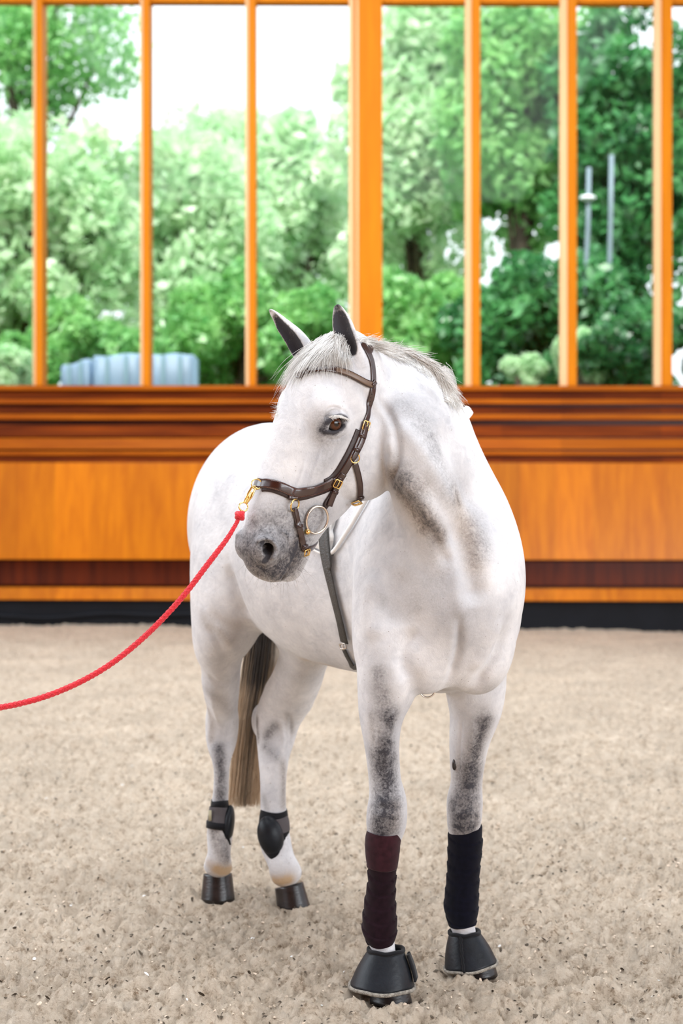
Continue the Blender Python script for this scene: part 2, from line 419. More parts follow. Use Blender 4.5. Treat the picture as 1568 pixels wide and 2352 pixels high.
# rubber sheet bulge low on the left
b = MB(); pts = []
for i in range(60):
    x = -7.6 + i * .10; pts.append((x, WY - .16, WZ(1412) + .02 * math.sin(x * 2.1) - .015 * math.sin(x * 5)))
b.tube(pts, .035, 10); o = b.build('trim_13', M_rubber, None); o['kind'] = 'structure'
ZT = WZ(-60)
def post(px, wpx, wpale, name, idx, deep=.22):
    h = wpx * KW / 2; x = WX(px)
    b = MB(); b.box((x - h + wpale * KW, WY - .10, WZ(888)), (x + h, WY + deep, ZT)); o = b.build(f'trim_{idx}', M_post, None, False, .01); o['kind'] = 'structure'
    p = MB(); p.box((x - h, WY - .06, WZ(888)), (x - h + wpale * KW, WY + .05, ZT)); q = p.build('pale_batten', M_pale, o, False, .006)  # batten paler than the post: light from the left put into its colour
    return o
POSTS = [(89, 23, 8), (334.5, 23, 8), (576, 24, 9), (839, 76, 12), (1084, 34, 15), (1303, 37, 17), (1520, 39, 16), (-160, 24, 8), (1740, 40, 16)] + [(-160 - 246 * k, 24, 8) for k in range(1, 8)] + [(1740 + 222 * k, 40, 16) for k in range(1, 9)]
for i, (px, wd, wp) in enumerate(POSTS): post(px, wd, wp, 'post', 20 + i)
bb = MB(); x = WX(820); bb.box((x - .012, WY - .115, WZ(888)), (x + .012, WY - .10, ZT)); bb.build('column_bead', M_pale, bpy.data.objects['trim_23'], False)
o = bar('trim_60', M_post, -370, 1, .05, .12, dpr=14)
# glass panes
gm, gnt, gb = mat_new('window_glass'); gnt.nodes.remove(gb)
tr = nd(gnt, 'ShaderNodeBsdfTransparent'); gl = nd(gnt, 'ShaderNodeBsdfGlossy', Roughness=.03); fz = nd(gnt, 'ShaderNodeFresnel', IOR=1.2); ms = nd(gnt, 'ShaderNodeMixShader')
tr.inputs[0].default_value = (.98, 1, .99, 1)
gnt.links.new(fz.outputs[0], ms.inputs[0]); gnt.links.new(tr.outputs[0], ms.inputs[1]); gnt.links.new(gl.outputs[0], ms.inputs[2]); gnt.links.new(ms.outputs[0], gnt.nodes['Material Output'].inputs[0])
edges = sorted(p[0] for p in POSTS)
for i, (a, c) in enumerate(zip(edges[:-1], edges[1:])):
    b = MB(); b.box((WX(a), WY + .06, WZ(888)), (WX(c), WY + .075, ZT)); o = b.build(f'window_{i + 1}', gm, None, False); o['kind'] = 'structure'

# ---- sand footing
def vnoise(x, y, seed):
    r = np.random.default_rng(seed).random((257, 257)); xi = np.floor(x).astype(int); yi = np.floor(y).astype(int); fx = x - xi; fy = y - yi
    fx = fx * fx * (3 - 2 * fx); fy = fy * fy * (3 - 2 * fy); g = lambda a, b: r[a % 257, b % 257]
    return (g(xi, yi) * (1 - fx) + g(xi + 1, yi) * fx) * (1 - fy) + (g(xi, yi + 1) * (1 - fx) + g(xi + 1, yi + 1) * fx) * fy - .5
def ground_h(X, Y):
    h = .030 * vnoise(X * 1.3, Y * 1.3, 1) + .030 * vnoise(X * 4.2 + 7, Y * 4.2, 2) + .030 * vnoise(X * 11, Y * 11 + 3, 3)
    h = h + .036 * vnoise(X * 22, Y * 22, 4) + .034 * vnoise(X * 50, Y * 50, 5) + .020 * vnoise(X * 115, Y * 115, 6)
    c = vnoise(X * 38 + 5, Y * 38, 8); h = h + .024 * np.clip(c - .18, 0, 1)
    far = np.clip((Y - 9) / 9.6, 0, 1); h = h * (1 - .4 * far) + far * (-.011 - .010 * X)
    for hx, hy in ((.136, 4.37), (.40, 4.63), (-.435, 5.50), (-.168, 5.40)):
        d = np.hypot(X - hx, Y - hy); h = h * (1 - np.exp(-(d / .09) ** 2) * .9) - .006 * np.exp(-(d / .08) ** 2) + .010 * np.exp(-((d - .125) / .035) ** 2)
    return h
NR, NC = 520, 720
Yr = 3.45 * (WY / 3.45) ** (np.arange(NR) / (NR - 1)); U = np.linspace(-.42, .42, NC)
YY, UU = np.meshgrid(Yr, U, indexing='ij'); XX = UU * YY
HH = ground_h(XX, YY)
I = np.arange(NR * NC).reshape(NR, NC)
Fq = np.stack([I[:-1, :-1], I[:-1, 1:], I[1:, 1:], I[1:, :-1]], -1).reshape(-1, 4)
sm, snt, sb = mat_new('sand_footing')
tc = nd(snt, 'ShaderNodeTexCoord')
n1 = nd(snt, 'ShaderNodeTexNoise', Scale=22.0, Detail=9.0, Roughness=.65); n2 = nd(snt, 'ShaderNodeTexNoise', Scale=90.0, Detail=6.0, Roughness=.75); n3 = nd(snt, 'ShaderNodeTexNoise', Scale=1.6, Detail=4.0)
for n in (n1, n2, n3): snt.links.new(tc.outputs['Object'], n.inputs['Vector'])
cr = nd(snt, 'ShaderNodeValToRGB'); e = cr.color_ramp.elements
e[0].position = .30; e[0].color = (.17, .11, .065, 1); e[1].position = .62; e[1].color = (.93, .79, .64, 1)
k = e.new(.40); k.color = (.50, .37, .26, 1); k = e.new(.47); k.color = (.80, .65, .50, 1)
mxn = nd(snt, 'ShaderNodeMix', data_type='FLOAT'); mxn.inputs[0].default_value = .45
snt.links.new(n1.outputs[0], mxn.inputs[2]); snt.links.new(n2.outputs[0], mxn.inputs[3]); snt.links.new(mxn.outputs[0], cr.inputs[0])
m3 = nd(snt, 'ShaderNodeMix', data_type='RGBA', blend_type='MULTIPLY'); m3.inputs[0].default_value = 1
r3 = nd(snt, 'ShaderNodeMapRange'); r3.inputs[1].default_value = .3; r3.inputs[2].default_value = .7; r3.inputs[3].default_value = .86; r3.inputs[4].default_value = 1.06
snt.links.new(n3.outputs[0], r3.inputs[0]); snt.links.new(cr.outputs[0], m3.inputs[6]); snt.links.new(r3.outputs[0], m3.inputs[7]); snt.links.new(m3.outputs[2], sb.inputs['Base Color'])
bp = nd(snt, 'ShaderNodeBump', Strength=1.0, Distance=.02); snt.links.new(n2.outputs[0], bp.inputs['Height']); snt.links.new(bp.outputs[0], sb.inputs['Normal'])
sb.inputs['Roughness'].default_value = .95; sb.inputs['Specular IOR Level'].default_value = .15
floor = mesh_obj('floor', np.stack([XX, YY, HH], -1).reshape(-1, 3), Fq, sm); floor['kind'] = 'structure'
# footing bits: chopped fleece and bark flakes lying in the sand
def flakes(name, n, col, lo, hi, label, seed):
    r = np.random.default_rng(seed); Y = 3.6 * (11 / 3.6) ** r.random(n); X = (r.random(n) - .5) * .56 * Y
    V = []; Fc = []
    Z = ground_h(X, Y)
    for i in range(n):
        s = r.uniform(lo, hi) ; a = r.random() * 6.28; t = r.normal(0, .35, 2); k = 6
        u = np.array([math.cos(a), math.sin(a), t[0]]); v = np.array([-math.sin(a) * .55, math.cos(a) * .55, t[1]]); c = np.array([X[i], Y[i], Z[i] + .003])
        up = np.array([0, 0, s * .30]); b0 = len(V)
        for j in range(k):
            q = j * 2 * math.pi / k; rr = s * r.uniform(.6, 1.2); V.append(c + rr * (u * math.cos(q) + v * math.sin(q)) - up * .5)
        V.append(c + up)
        for j in range(k): Fc.append((b0 + j, b0 + (j + 1) % k, b0 + k))
    o = mesh_obj(name, V, Fc, simple(name + '_mat', col, .9, var=.35, vscale=30), None, False)
    tag(o, label, 'footing', kind='stuff'); return o
flakes('bark_flakes', 2800, (.085, .065, .045), .003, .010, 'small dark bark and felt flakes strewn through the pale sand', 3)
flakes('sand_crumbs', 3600, (.62, .50, .39), .003, .008, 'pale sand crumbs lying loose on the riding surface', 4)
flakes('white_flakes', 120, (.85, .84, .80), .003, .010, 'few white shell flakes scattered in the sand', 5)
# ------------------------------------------------------------------ outside: bank, trees, wrapped bales
M_grass = simple('bank_grass', (.07, .16, .04), .9, var=.5, vscale=2)
gb_ = MB(); n = 30
V = []; Fg = []
for j in range(12):
    for i in range(n):
        Yg = WY + .9 + j * 5; V.append((-30 + i * 60 / (n - 1), Yg, 2.2 + .03 * j * 5 + .25 * math.sin(i * .9 + j)))
for j in range(11):
    for i in range(n - 1): Fg.append((j * n + i, j * n + i + 1, (j + 1) * n + i + 1, (j + 1) * n + i))
o = mesh_obj('grass_bank', V, Fg, M_grass); tag(o, kind='structure')
def leaf_mat(name, c1, c2, tr=.5):
    m, nt, b = mat_new(name)
    oi = nd(nt, 'ShaderNodeTexCoord'); n = nd(nt, 'ShaderNodeTexNoise', Scale=.9, Detail=4.0); nt.links.new(oi.outputs['Object'], n.inputs['Vector'])
    wn = nd(nt, 'ShaderNodeTexNoise', Scale=6.0, Detail=2.0); nt.links.new(oi.outputs['Object'], wn.inputs['Vector'])
    ad = nd(nt, 'ShaderNodeMath', operation='ADD'); nt.links.new(n.outputs[0], ad.inputs[0]); nt.links.new(wn.outputs[0], ad.inputs[1])
    mr = nd(nt, 'ShaderNodeMapRange'); mr.inputs[1].default_value = .75; mr.inputs[2].default_value = 1.25; nt.links.new(ad.outputs[0], mr.inputs[0])
    mx = nd(nt, 'ShaderNodeMix', data_type='RGBA'); mx.inputs[6].default_value = (*c1, 1); mx.inputs[7].default_value = (*c2, 1); nt.links.new(mr.outputs[0], mx.inputs[0])
    df = nd(nt, 'ShaderNodeBsdfDiffuse'); tl = nd(nt, 'ShaderNodeBsdfTranslucent'); ms = nd(nt, 'ShaderNodeMixShader'); ms.inputs[0].default_value = tr
    gl = nd(nt, 'ShaderNodeBsdfGlossy', Roughness=.35); m2 = nd(nt, 'ShaderNodeMixShader'); m2.inputs[0].default_value = .06
    nt.nodes.remove(b)
    nt.links.new(mx.outputs[2], df.inputs[0]); nt.links.new(mx.outputs[2], tl.inputs[0]); nt.links.new(df.outputs[0], ms.inputs[1]); nt.links.new(tl.outputs[0], ms.inputs[2])
    nt.links.new(ms.outputs[0], m2.inputs[1]); nt.links.new(gl.outputs[0], m2.inputs[2]); nt.links.new(m2.outputs[0], nt.nodes['Material Output'].inputs[0])
    return m
L_pale = leaf_mat('pale_spring_leaves', (.46, .76, .42), (.80, .93, .68), .5)  # distance haze and glass veil put into the leaf colour as paleness
L_mid = leaf_mat('fresh_leaves', (.14, .44, .13), (.46, .80, .32), .5)
L_deep = leaf_mat('deep_green_leaves', (.015, .13, .045), (.15, .47, .16), .45)
M_bark = simple('bark', (.10, .075, .055), .9, bump=.5, bscale=20, var=.4)
def tree(label, x, Y, z0, zc, rx, rz, n, mat, group, leaf=.13, seed=0, blobs=26, hang=0):
    r = np.random.default_rng(seed); root = empty('leafy_tree', (x, Y, z0)); tag(root, label, 'tree', group)
    # crown: boughs (clumps) of leaves
    C = r.normal(0, 1, (blobs, 3)); C /= np.linalg.norm(C, axis=1)[:, None]; C *= (r.random(blobs) ** .45)[:, None]; C *= np.array([rx, rx * .8, rz]) * .80
    br = r.uniform(.22, .42, blobs) * min(rx, rz)
    k = r.integers(0, blobs, n); D = r.normal(0, 1, (n, 3)); D /= np.linalg.norm(D, axis=1)[:, None]; D *= (.45 + .55 * r.random(n) ** .5)[:, None]
    Pt = C[k] + D * br[k][:, None]
    if hang: Pt[:, 2] -= hang * r.random(n) ** 2
    a = r.normal(0, 1, (n, 3)); a /= np.linalg.norm(a, axis=1)[:, None]; b = np.cross(a, r.normal(0, 1, (n, 3))); b /= np.linalg.norm(b, axis=1)[:, None]
    s = leaf * r.uniform(.6, 1.4, n)[:, None]
    V = np.stack([Pt + a * s, Pt + b * s * .55, Pt - a * s, Pt - b * s * .55], 1).reshape(-1, 3) + np.array([0, 0, zc - z0])
    o = mesh_obj('crown', V, np.arange(4 * n).reshape(n, 4), mat, None, False); o.parent = root
    t = MB(); t.tube([(0, 0, -.3), (.1, 0, (zc - z0) * .5), (0, .1, zc - z0)], [.28, .2, .10], 8)
    for q in range(7):
        c = C[q] * .8 + np.array([0, 0, zc - z0]); t.tube([(0, 0, (zc - z0) * (.35 + .05 * q)), tuple((c + np.array([0, 0, (zc - z0) * .6])) / 2), tuple(c)], [.09, .06, .03], 6)
    to = mesh_obj('trunk', t.v, t.f, M_bark, root); return root
g1 = 'trees behind the hall windows'
GP = lambda px, Y: (px - 784) / FPX * Y
GZ = lambda py, Y: CAMH - (py - 1176) / FPX * Y
def T_(label, px, py, Y, rpx, rpy, n, mat, leaf, seed, blobs=26, hang=0):
    tree(label, GP(px, Y), Y, 2.3 + .03 * (Y - 19), GZ(py, Y), rpx / FPX * Y, rpy / FPX * Y, n, mat, g1, leaf, seed, blobs, hang)
T_('tall airy tree with sky showing through behind the leftmost panes', 78, 70, 36, 250, 260, 6500, L_mid, .11, 1, 34)
T_('bright bushy tree filling the lower panes at far left', 70, 560, 30.5, 290, 330, 15000, L_pale, .15, 2, 40)
T_('pale rounded tree under the open sky left of the first slim post', 400, 560, 40, 260, 290, 15000, L_pale, .17, 3, 40)
T_('hazy weeping tree behind the left centre panes', 500, 420, 48, 240, 190, 13000, L_pale, .19, 4, 30, 3)
T_('pale tree reaching toward the thick column from the left', 700, 470, 44, 230, 270, 13000, L_pale, .17, 5, 36)
T_('low green hedge tree behind the panes left of the horse ears', 560, 780, 30, 280, 170, 12000, L_mid, .12, 6, 30)
T_('dark shrubby tree low behind the left panes', 230, 790, 29, 260, 130, 9000, L_mid, .11, 7, 26)
T_('light green tree just right of the thick column', 960, 330, 34, 220, 420, 17000, L_pale, .14, 8, 44)
T_('fresh green tree behind the middle of the right hand panes', 1190, 260, 31, 260, 360, 12000, L_mid, .13, 9, 44)
T_('dark spreading tree at the far right with glints of sky', 1450, 330, 30, 260, 430, 12500, L_deep, .13, 10, 46)
T_('deep green tree low behind the second right hand post', 1230, 740, 27, 230, 230, 12000, L_deep, .11, 11, 34)
T_('shaded understorey tree in the bottom right panes', 1440, 800, 24.6, 240, 160, 10000, L_deep, .085, 12, 28)
T_('mid green tree low behind the panes right of the ears', 980, 760, 29, 190, 200, 11000, L_mid, .12, 13, 30)
T_('sunlit leafy shrub at the foot of the last right hand pane', 1350, 830, 24.2, 90, 80, 2600, L_pale, .07, 14, 14)
T_('sunlit leafy shrub at the sill between the two right hand posts', 1200, 850, 24.6, 60, 50, 1500, L_pale, .07, 15, 10)
T_('small bright shrub in the bottom corner of the leftmost pane', 20, 850, 24.6, 60, 70, 1500, L_pale, .07, 16, 10)
# pale blue wrapped stacks behind the left windows
M_wrap = simple('pale_blue_wrap', (.24, .36, .50), .4, var=.25, vscale=1.5, bump=.1, bscale=6)
for lab, x0, x1, y0, tl, sd in (('pale blue wrapped stack left of the slim post, lowest and leftmost', 140, 205, 822, .12, 1), ('pale blue wrapped stack just left of the second slim post', 214, 322, 810, .05, 2), ('pale blue wrapped stack right of the second slim post', 346, 443, 812, 0, 3)):
    Y = 24.0; b = MB(); X0, X1, Z1, Z0 = GP(x0, Y), GP(x1, Y), GZ(y0, Y), 2.2
    n = 9; V = []; Fc = []
    for i in range(n):
        x = X0 + (X1 - X0) * i / (n - 1); zt = Z1 - tl * (1 - i / (n - 1)) + .012 * math.sin(i * 1.1 + sd)
        for (yy, zz) in ((Y, Z0), (Y - .01 * math.sin(i * .9), (Z0 + Z1) / 2), (Y, zt - .06), (Y + .08, zt), (Y + 1.0, zt), (Y + 1.1, Z0)): V.append((x, yy, zz))
    for i in range(n - 1):
        for j in range(5): Fc.append((i * 6 + j, (i + 1) * 6 + j, (i + 1) * 6 + j + 1, i * 6 + j + 1))
    Fc += [tuple(range(6)), tuple(range((n - 1) * 6, n * 6))[::-1]]
    o = mesh_obj('wrapped_stack', V, Fc, M_wrap); tag(o, lab, 'stack')
    s = MB()
    for q in (.3, .7):
        xs = X0 + (X1 - X0) * q; s.box((xs - .03, Y - .045, Z0), (xs + .03, Y - .02, Z1 - tl * (1 - q) - .02))
    s.build('wrap_band', simple('wrap_band_mat%d' % sd, (.22, .36, .42), .6), None).parent = o
# two slim pale rods added as reflection streaks of the right hand panes
M_streak = simple('pale_pole', (.20, .27, .32), .5)
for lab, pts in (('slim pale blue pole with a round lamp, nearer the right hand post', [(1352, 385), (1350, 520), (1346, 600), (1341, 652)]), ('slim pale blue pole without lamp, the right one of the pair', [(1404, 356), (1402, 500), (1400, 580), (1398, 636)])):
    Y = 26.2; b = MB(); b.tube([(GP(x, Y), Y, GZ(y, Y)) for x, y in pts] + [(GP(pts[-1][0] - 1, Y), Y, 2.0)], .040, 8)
    o = b.build('slim_pole', M_streak); tag(o, lab, 'pole', None)
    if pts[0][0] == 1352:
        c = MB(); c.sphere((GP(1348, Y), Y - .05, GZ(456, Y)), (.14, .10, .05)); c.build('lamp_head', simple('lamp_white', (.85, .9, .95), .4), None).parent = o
# === HORSE BEGIN
# ---- head frame
YAW, PIT, ROL = math.radians(51.5), math.radians(14.5), math.radians(7.4)
def head_frame():
    h = np.array([-math.sin(YAW), -math.cos(YAW), 0]); l = np.array([math.cos(YAW), -math.sin(YAW), 0]); z = np.array([0, 0, 1.])
    a = -math.cos(PIT) * z + math.sin(PIT) * h; f = math.cos(PIT) * h + math.sin(PIT) * z
    c, s = math.cos(ROL), math.sin(ROL)
    return f, c * l + s * a, -s * l + c * a
HF, HL, HA = head_frame(); HO = np.array([-0.017, 4.25, 1.807]); HS = 1.03; WS = 1.2
def Hd(f, l, u): return HO + HS * (WS * f * HF + WS * l * HL + u * HA)
HAX = (HF, HL, HA)
def Hp(px, py, l):
    """local (f, u) of the point at lateral offset l that the photo shows at (px,py)"""
    C = np.array([0, 0, CAMH]); D = P(px, py, 1.0) - C
    t = (HS * WS * l + (HO - C).dot(HL)) / D.dot(HL); q = C + t * D - HO
    return q.dot(HF) / HS / WS, q.dot(HA) / HS

EARS = []
def build_horse(g):
    G = g
    # ---------------- torso (breast to buttock)
    T = lambda x, Y, z, hw, up, dn: (np.array([x, Y, z]), (hw, up, dn))
    tube(G, [T(.315, 4.40, 1.10, .17, .20, .20), T(.295, 4.50, 1.16, .215, .28, .27), T(.262, 4.66, 1.20, .235, .36, .33),
             T(.19, 4.84, 1.21, .255, .40, .36), T(.08, 4.99, 1.21, .275, .37, .36), T(-.04, 5.12, 1.22, .285, .35, .35),
             T(-.14, 5.27, 1.26, .265, .35, .34), T(-.225, 5.40, 1.31, .245, .355, .33), T(-.29, 5.50, 1.31, .215, .34, .30), T(-.34, 5.58, 1.29, .15, .26, .24)], k=.03, m=3)
    # withers ridge
    tube(G, [(P(985, 960, 4.72), .05), (P(985, 945, 4.85), .05), (P(930, 960, 4.97), .05)], k=.08)
    # ---------------- shoulders / breast
    limb(G, [(1060, 930, 1090, 4.62, .10), (1180, 950, 1150, 4.57, .15), (1300, 985, 1190, 4.52, .17), (1400, 1000, 1184, 4.50, .17), (1470, 1020, 1168, 4.48, .14)], k=.05)
    limb(G, [(1180, 860, 1010, 4.56, .15), (1300, 822, 1000, 4.50, .17), (1400, 812, 985, 4.46, .17), (1480, 815, 965, 4.44, .14)], k=.05)
    # pectorals
    ellipsoid(G, P(975, 1500, 4.37), np.eye(3), (.095, .085, .115), k=.06)
    ellipsoid(G, P(1095, 1500, 4.40), np.eye(3), (.090, .085, .115), k=.06)
    ellipsoid(G, P(1010, 1520, 4.55), np.eye(3), (.09, .14, .09), k=.05)
    # ---------------- neck
    def N(C, T_, th):  # crest point, throat point, half thickness
        C = P(*C); T_ = P(*T_); c = (C + T_) / 2; n = C - T_
        return (c, (th, np.linalg.norm(n) / 2, np.linalg.norm(n) / 2), n)
    tube(G, [N((845, 800, 4.40), (835, 930, 4.30), .058), N((905, 803, 4.49), (880, 1010, 4.36), .070), N((980, 850, 4.57), (902, 1085, 4.35), .082),
             N((1015, 925, 4.66), (945, 1170, 4.27), .10), N((1030, 1010, 4.80), (990, 1270, 4.25), .12), N((1025, 1100, 4.84), (1015, 1400, 4.32), .14)], k=.04, m=4)
    # ---------------- front legs
    limb(G, [(1440, 822, 985, 4.42, .13), (1530, 823, 968, 4.40, .115), (1580, 825, 950, 4.40, .10), (1630, 829, 925, 4.40, .088), (1690, 838, 914, 4.40, .072), (1750, 846, 914, 4.40, .058),
             (1800, 851, 918, 4.40, .050), (1835, 852, 928, 4.395, .052), (1865, 846, 931, 4.39, .054), (1900, 845, 927, 4.395, .046), (1935, 850, 912, 4.40, .036),
             (2000, 853, 905, 4.40, .033), (2060, 849, 903, 4.40, .033), (2110, 841, 905, 4.40, .040), (2145, 845, 902, 4.385, .038), (2180, 855, 903, 4.38, .031), (2215, 855, 910, 4.375, .034)], k=.02, m=2)
    limb(G, [(1430, 1035, 1190, 4.50, .13), (1520, 1030, 1162, 4.58, .115), (1580, 1026, 1158, 4.60, .10), (1630, 1036, 1147, 4.61, .088), (1690, 1035, 1124, 4.62, .072), (1750, 1036, 1110, 4.63, .058),
             (1800, 1039, 1103, 4.63, .050), (1835, 1030, 1104, 4.625, .052), (1865, 1030, 1103, 4.62, .054), (1895, 1031, 1099, 4.62, .046), (1930, 1038, 1092, 4.63, .036),
             (1990, 1036, 1090, 4.63, .033), (2040, 1033, 1088, 4.63, .034), (2085, 1026, 1088, 4.625, .040), (2115, 1034, 1084, 4.615, .036), (2140, 1044, 1088, 4.615, .030), (2172, 1050, 1094, 4.62, .032)], k=.02, m=2)
    # elbows
    ball(G, P(872, 1490, 4.55), .06, k=.05); ball(G, P(1110, 1490, 4.66), .075, k=.05)
    # ---------------- hind quarters
    # right (near) thigh, gaskin
    limb(G, [(1140, 480, 640, 5.42, .20, 0), (1220, 450, 640, 5.40, .21, 0), (1300, 440, 640, 5.37, .22, 0), (1390, 444, 610, 5.36, .20, 0), (1440, 458, 570, 5.38, .17, 0), (1500, 466, 553, 5.41, .13, 0), (1560, 468, 546, 5.46, .105, 0), (1610, 480, 541, 5.51, .085, 0)], k=.05, m=3)
    limb(G, [(1560, 469, 546, 5.46, .10), (1610, 479, 541, 5.51, .075), (1655, 474, 546, 5.55, .062), (1700, 476, 541, 5.55, .055), (1730, 485, 531, 5.52, .045), (1765, 493, 524, 5.50, .032), (1810, 492, 523, 5.49, .030),
             (1860, 486, 522, 5.49, .032), (1900, 480, 530, 5.48, .040), (1925, 478, 530, 5.47, .038), (1960, 480, 526, 5.46, .032), (1978, 476, 527, 5.47, .036), (1991, 468, 533, 5.485, .042)], k=.02, m=2)
    ellipsoid(G, P(512, 1660, 5.60), np.eye(3), (.045, .035, .06), k=.03)
    # left thigh
    limb(G, [(1330, 620, 800, 5.25, .17, 0), (1420, 635, 790, 5.26, .15, 0), (1500, 645, 754, 5.30, .12, 0), (1560, 627, 736, 5.36, .10, 0), (1600, 607, 716, 5.42, .085, 0)], k=.05, m=3)
    limb(G, [(1600, 607, 719, 5.42, .08), (1645, 589, 690, 5.47, .062), (1690, 591, 676, 5.48, .055), (1730, 595, 663, 5.46, .045), (1765, 598, 657, 5.44, .036), (1820, 600, 654, 5.43, .032),
             (1870, 600, 656, 5.43, .034), (1915, 596, 662, 5.42, .042), (1950, 604, 668, 5.40, .038), (1985, 620, 678, 5.38, .032), (1998, 623, 685, 5.385, .035), (2008, 623, 692, 5.39, .040)], k=.02, m=2)
    ellipsoid(G, P(600, 1655, 5.53), np.eye(3), (.035, .035, .06), k=.03)
    # tail dock
    tube(G, [(np.array([-.37, 5.62, 1.46]), .05), (np.array([-.40, 5.69, 1.36]), .04), (np.array([-.40, 5.70, 1.2]), .03)], k=.04)
    # sheath/flank: fold of the stifle
    # ---------------- head (u down the face, f out of the face, l to the horse's left)
    S = lambda u, fr, bk, hw, l=0: (Hd((fr + bk) / 2, l, u), (hw * HS * WS, (fr - bk) / 2 * HS * WS, (fr - bk) / 2 * HS * WS), HF)
    E3 = lambda f, l, u, rf, rl, ru, k, op='add': ellipsoid(G, Hd(f, l, u), HAX, (rf * WS, rl * WS, ru), k, op)
    tube(G, [S(.02, .035, -.10, .050), S(.06, .052, -.14, .068), S(.13, .070, -.175, .078), S(.20, .078, -.19, .074), S(.27, .084, -.185, .064), S(.34, .086, -.160, .055),
             S(.41, .088, -.120, .051), S(.48, .086, -.092, .049), S(.53, .078, -.074, .047), S(.565, .060, -.056, .042)], k=.03, m=3)
    tube(G, [(Hd(.040, .0, .10), (.055, .03, .03), HF), (Hd(.050, .0, .22), (.056, .03, .03), HF), (Hd(.060, 0, .36), (.044, .022, .022), HF), (Hd(.062, 0, .50), (.038, .020, .020), HF)], k=.04, ks=.02)
    for s in (1, -1):
        E3(-.124, s * .046, .255, .104, .038, .120, .012)      # masseter
        w = 1 if s > 0 else 1.16
        E3(.000, s * .060 * w, .205, .042, .028, .044, .035)       # orbit
        E3(.026, s * .058 * w, .165, .026, .026, .040, .04)        # brow
        tube(G, [(Hd(-.02, s * .056, .25), .018), (Hd(-.008, s * .049, .32), .018), (Hd(.005, s * .040, .40), .016)], k=.035, ks=.02)  # facial crest
        E3(.050, s * .036, .556, .036, .022, .048, .016)       # nostril wing
    E3(.035, 0, .555, .052, .046, .060, .03)
    E3(.010, 0, .606, .052, .040, .034, .02)     # upper lip
    E3(-.042, 0, .590, .032, .033, .040, .012)    # lower lip and chin
    E3(-.052, 0, .555, .026, .030, .040, .02)
    # mouth line, both sides
    for s in (1, -1):
        tube(G, [(Hd(-.018, s * .050, .510), .004), (Hd(-.020, s * .050, .545), .0045), (Hd(-.018, s * .045, .580), .0045), (Hd(-.016, s * .032, .615), .0045), (Hd(-.014, 0, .632), .004)], k=.006, op='sub', ks=.003)
        # nostril: comma shaped hollow with a raised rim
        w = 1 if s > 0 else .78
        tube(G, [(Hd(.080, s * .046 * w, .546), .010), (Hd(.063, s * .056 * w, .541), .009), (Hd(.046, s * .061 * w, .556), .009), (Hd(.044, s * .060 * w, .580), .009)], k=.010, ks=.006)
        tube(G, [(Hd(.078, s * .050, .553), .007), (Hd(.066, s * .057, .551), .011), (Hd(.058, s * .058, .563), .013), (Hd(.058, s * .056, .582), .011), (Hd(.062, s * .052, .600), .006)], k=.006, op='sub', ks=.006)
        tube(G, [(Hd(.060, s * .052, .565), .014), (Hd(.050, s * .035, .550), .014), (Hd(.035, s * .022, .520), .013), (Hd(.03, s * .02, .48), .01)], k=.006, op='sub', ks=.006)
        # eye socket, lids and the hollow above the eye
        E1 = nrm(Hd(.0275, 0, .2268) - Hd(-.019, 0, .1817)); E2 = nrm(s * HL + .15 * HF); E3v = nrm(np.cross(E1, E2)); E2 = np.cross(E3v, E1)
        c = Hd(.003, s * .088, .2025)
        if E3v.dot(HA) > 0: E3v = -E3v
        ellipsoid(G, c, (E1, E2, E3v), (.032, .022, .0195), k=.005, op='sub')
        L = lambda a, b, d: c + E1 * a + E2 * d + E3v * b
        tube(G, [(L(.033, -.008, -.010), .0035), (L(.016, .015, .001), .005), (L(-.005, .020, .004), .0055), (L(-.023, .013, .001), .005), (L(-.033, .001, -.008), .0035)], k=.007, ks=.004)
        tube(G, [(L(.034, -.010, -.010), .0035), (L(.014, -.019, -.003), .004), (L(-.006, -.020, -.002), .004), (L(-.023, -.011, -.005), .0035), (L(-.033, .0, -.009), .003)], k=.007, ks=.004)
        tube(G, [(L(.022, .028, -.002), .0035), (L(.002, .034, .001), .0035), (L(-.020, .028, -.002), .0035)], k=.010, op='sub')
    # ears
    def ear(rows, face, inner):
        EARS.append((rows, face))
        st = [(P(a, b, Y), (r / FPX * Y, r / FPX * Y * .75, r / FPX * Y * .75), face) for a, b, Y, r in rows]
        tube(G, st, k=.012, m=3)
        off = nrm(face) 
        st = [(c + off * (.75 * q[0] + .003), (q[0] * .80 , q[0] * .95, q[0] * .95), u) for (c, q, u) in st[inner:]]
        tube(G, st, k=.004, m=3, op='sub')
    ear([(818, 840, 4.22, 22), (806, 808, 4.21, 25), (794, 775, 4.20, 25), (786, 745, 4.20, 21), (779, 720, 4.20, 13), (774, 704, 4.20, 5)], (-.35, -.9, .1), 1)
    ear([(708, 826, 4.34, 26), (691, 798, 4.34, 27), (673, 773, 4.34, 23), (652, 750, 4.34, 17), (636, 730, 4.34, 10), (620, 713, 4.34, 4)], (-.62, -.70, -.35), 1)
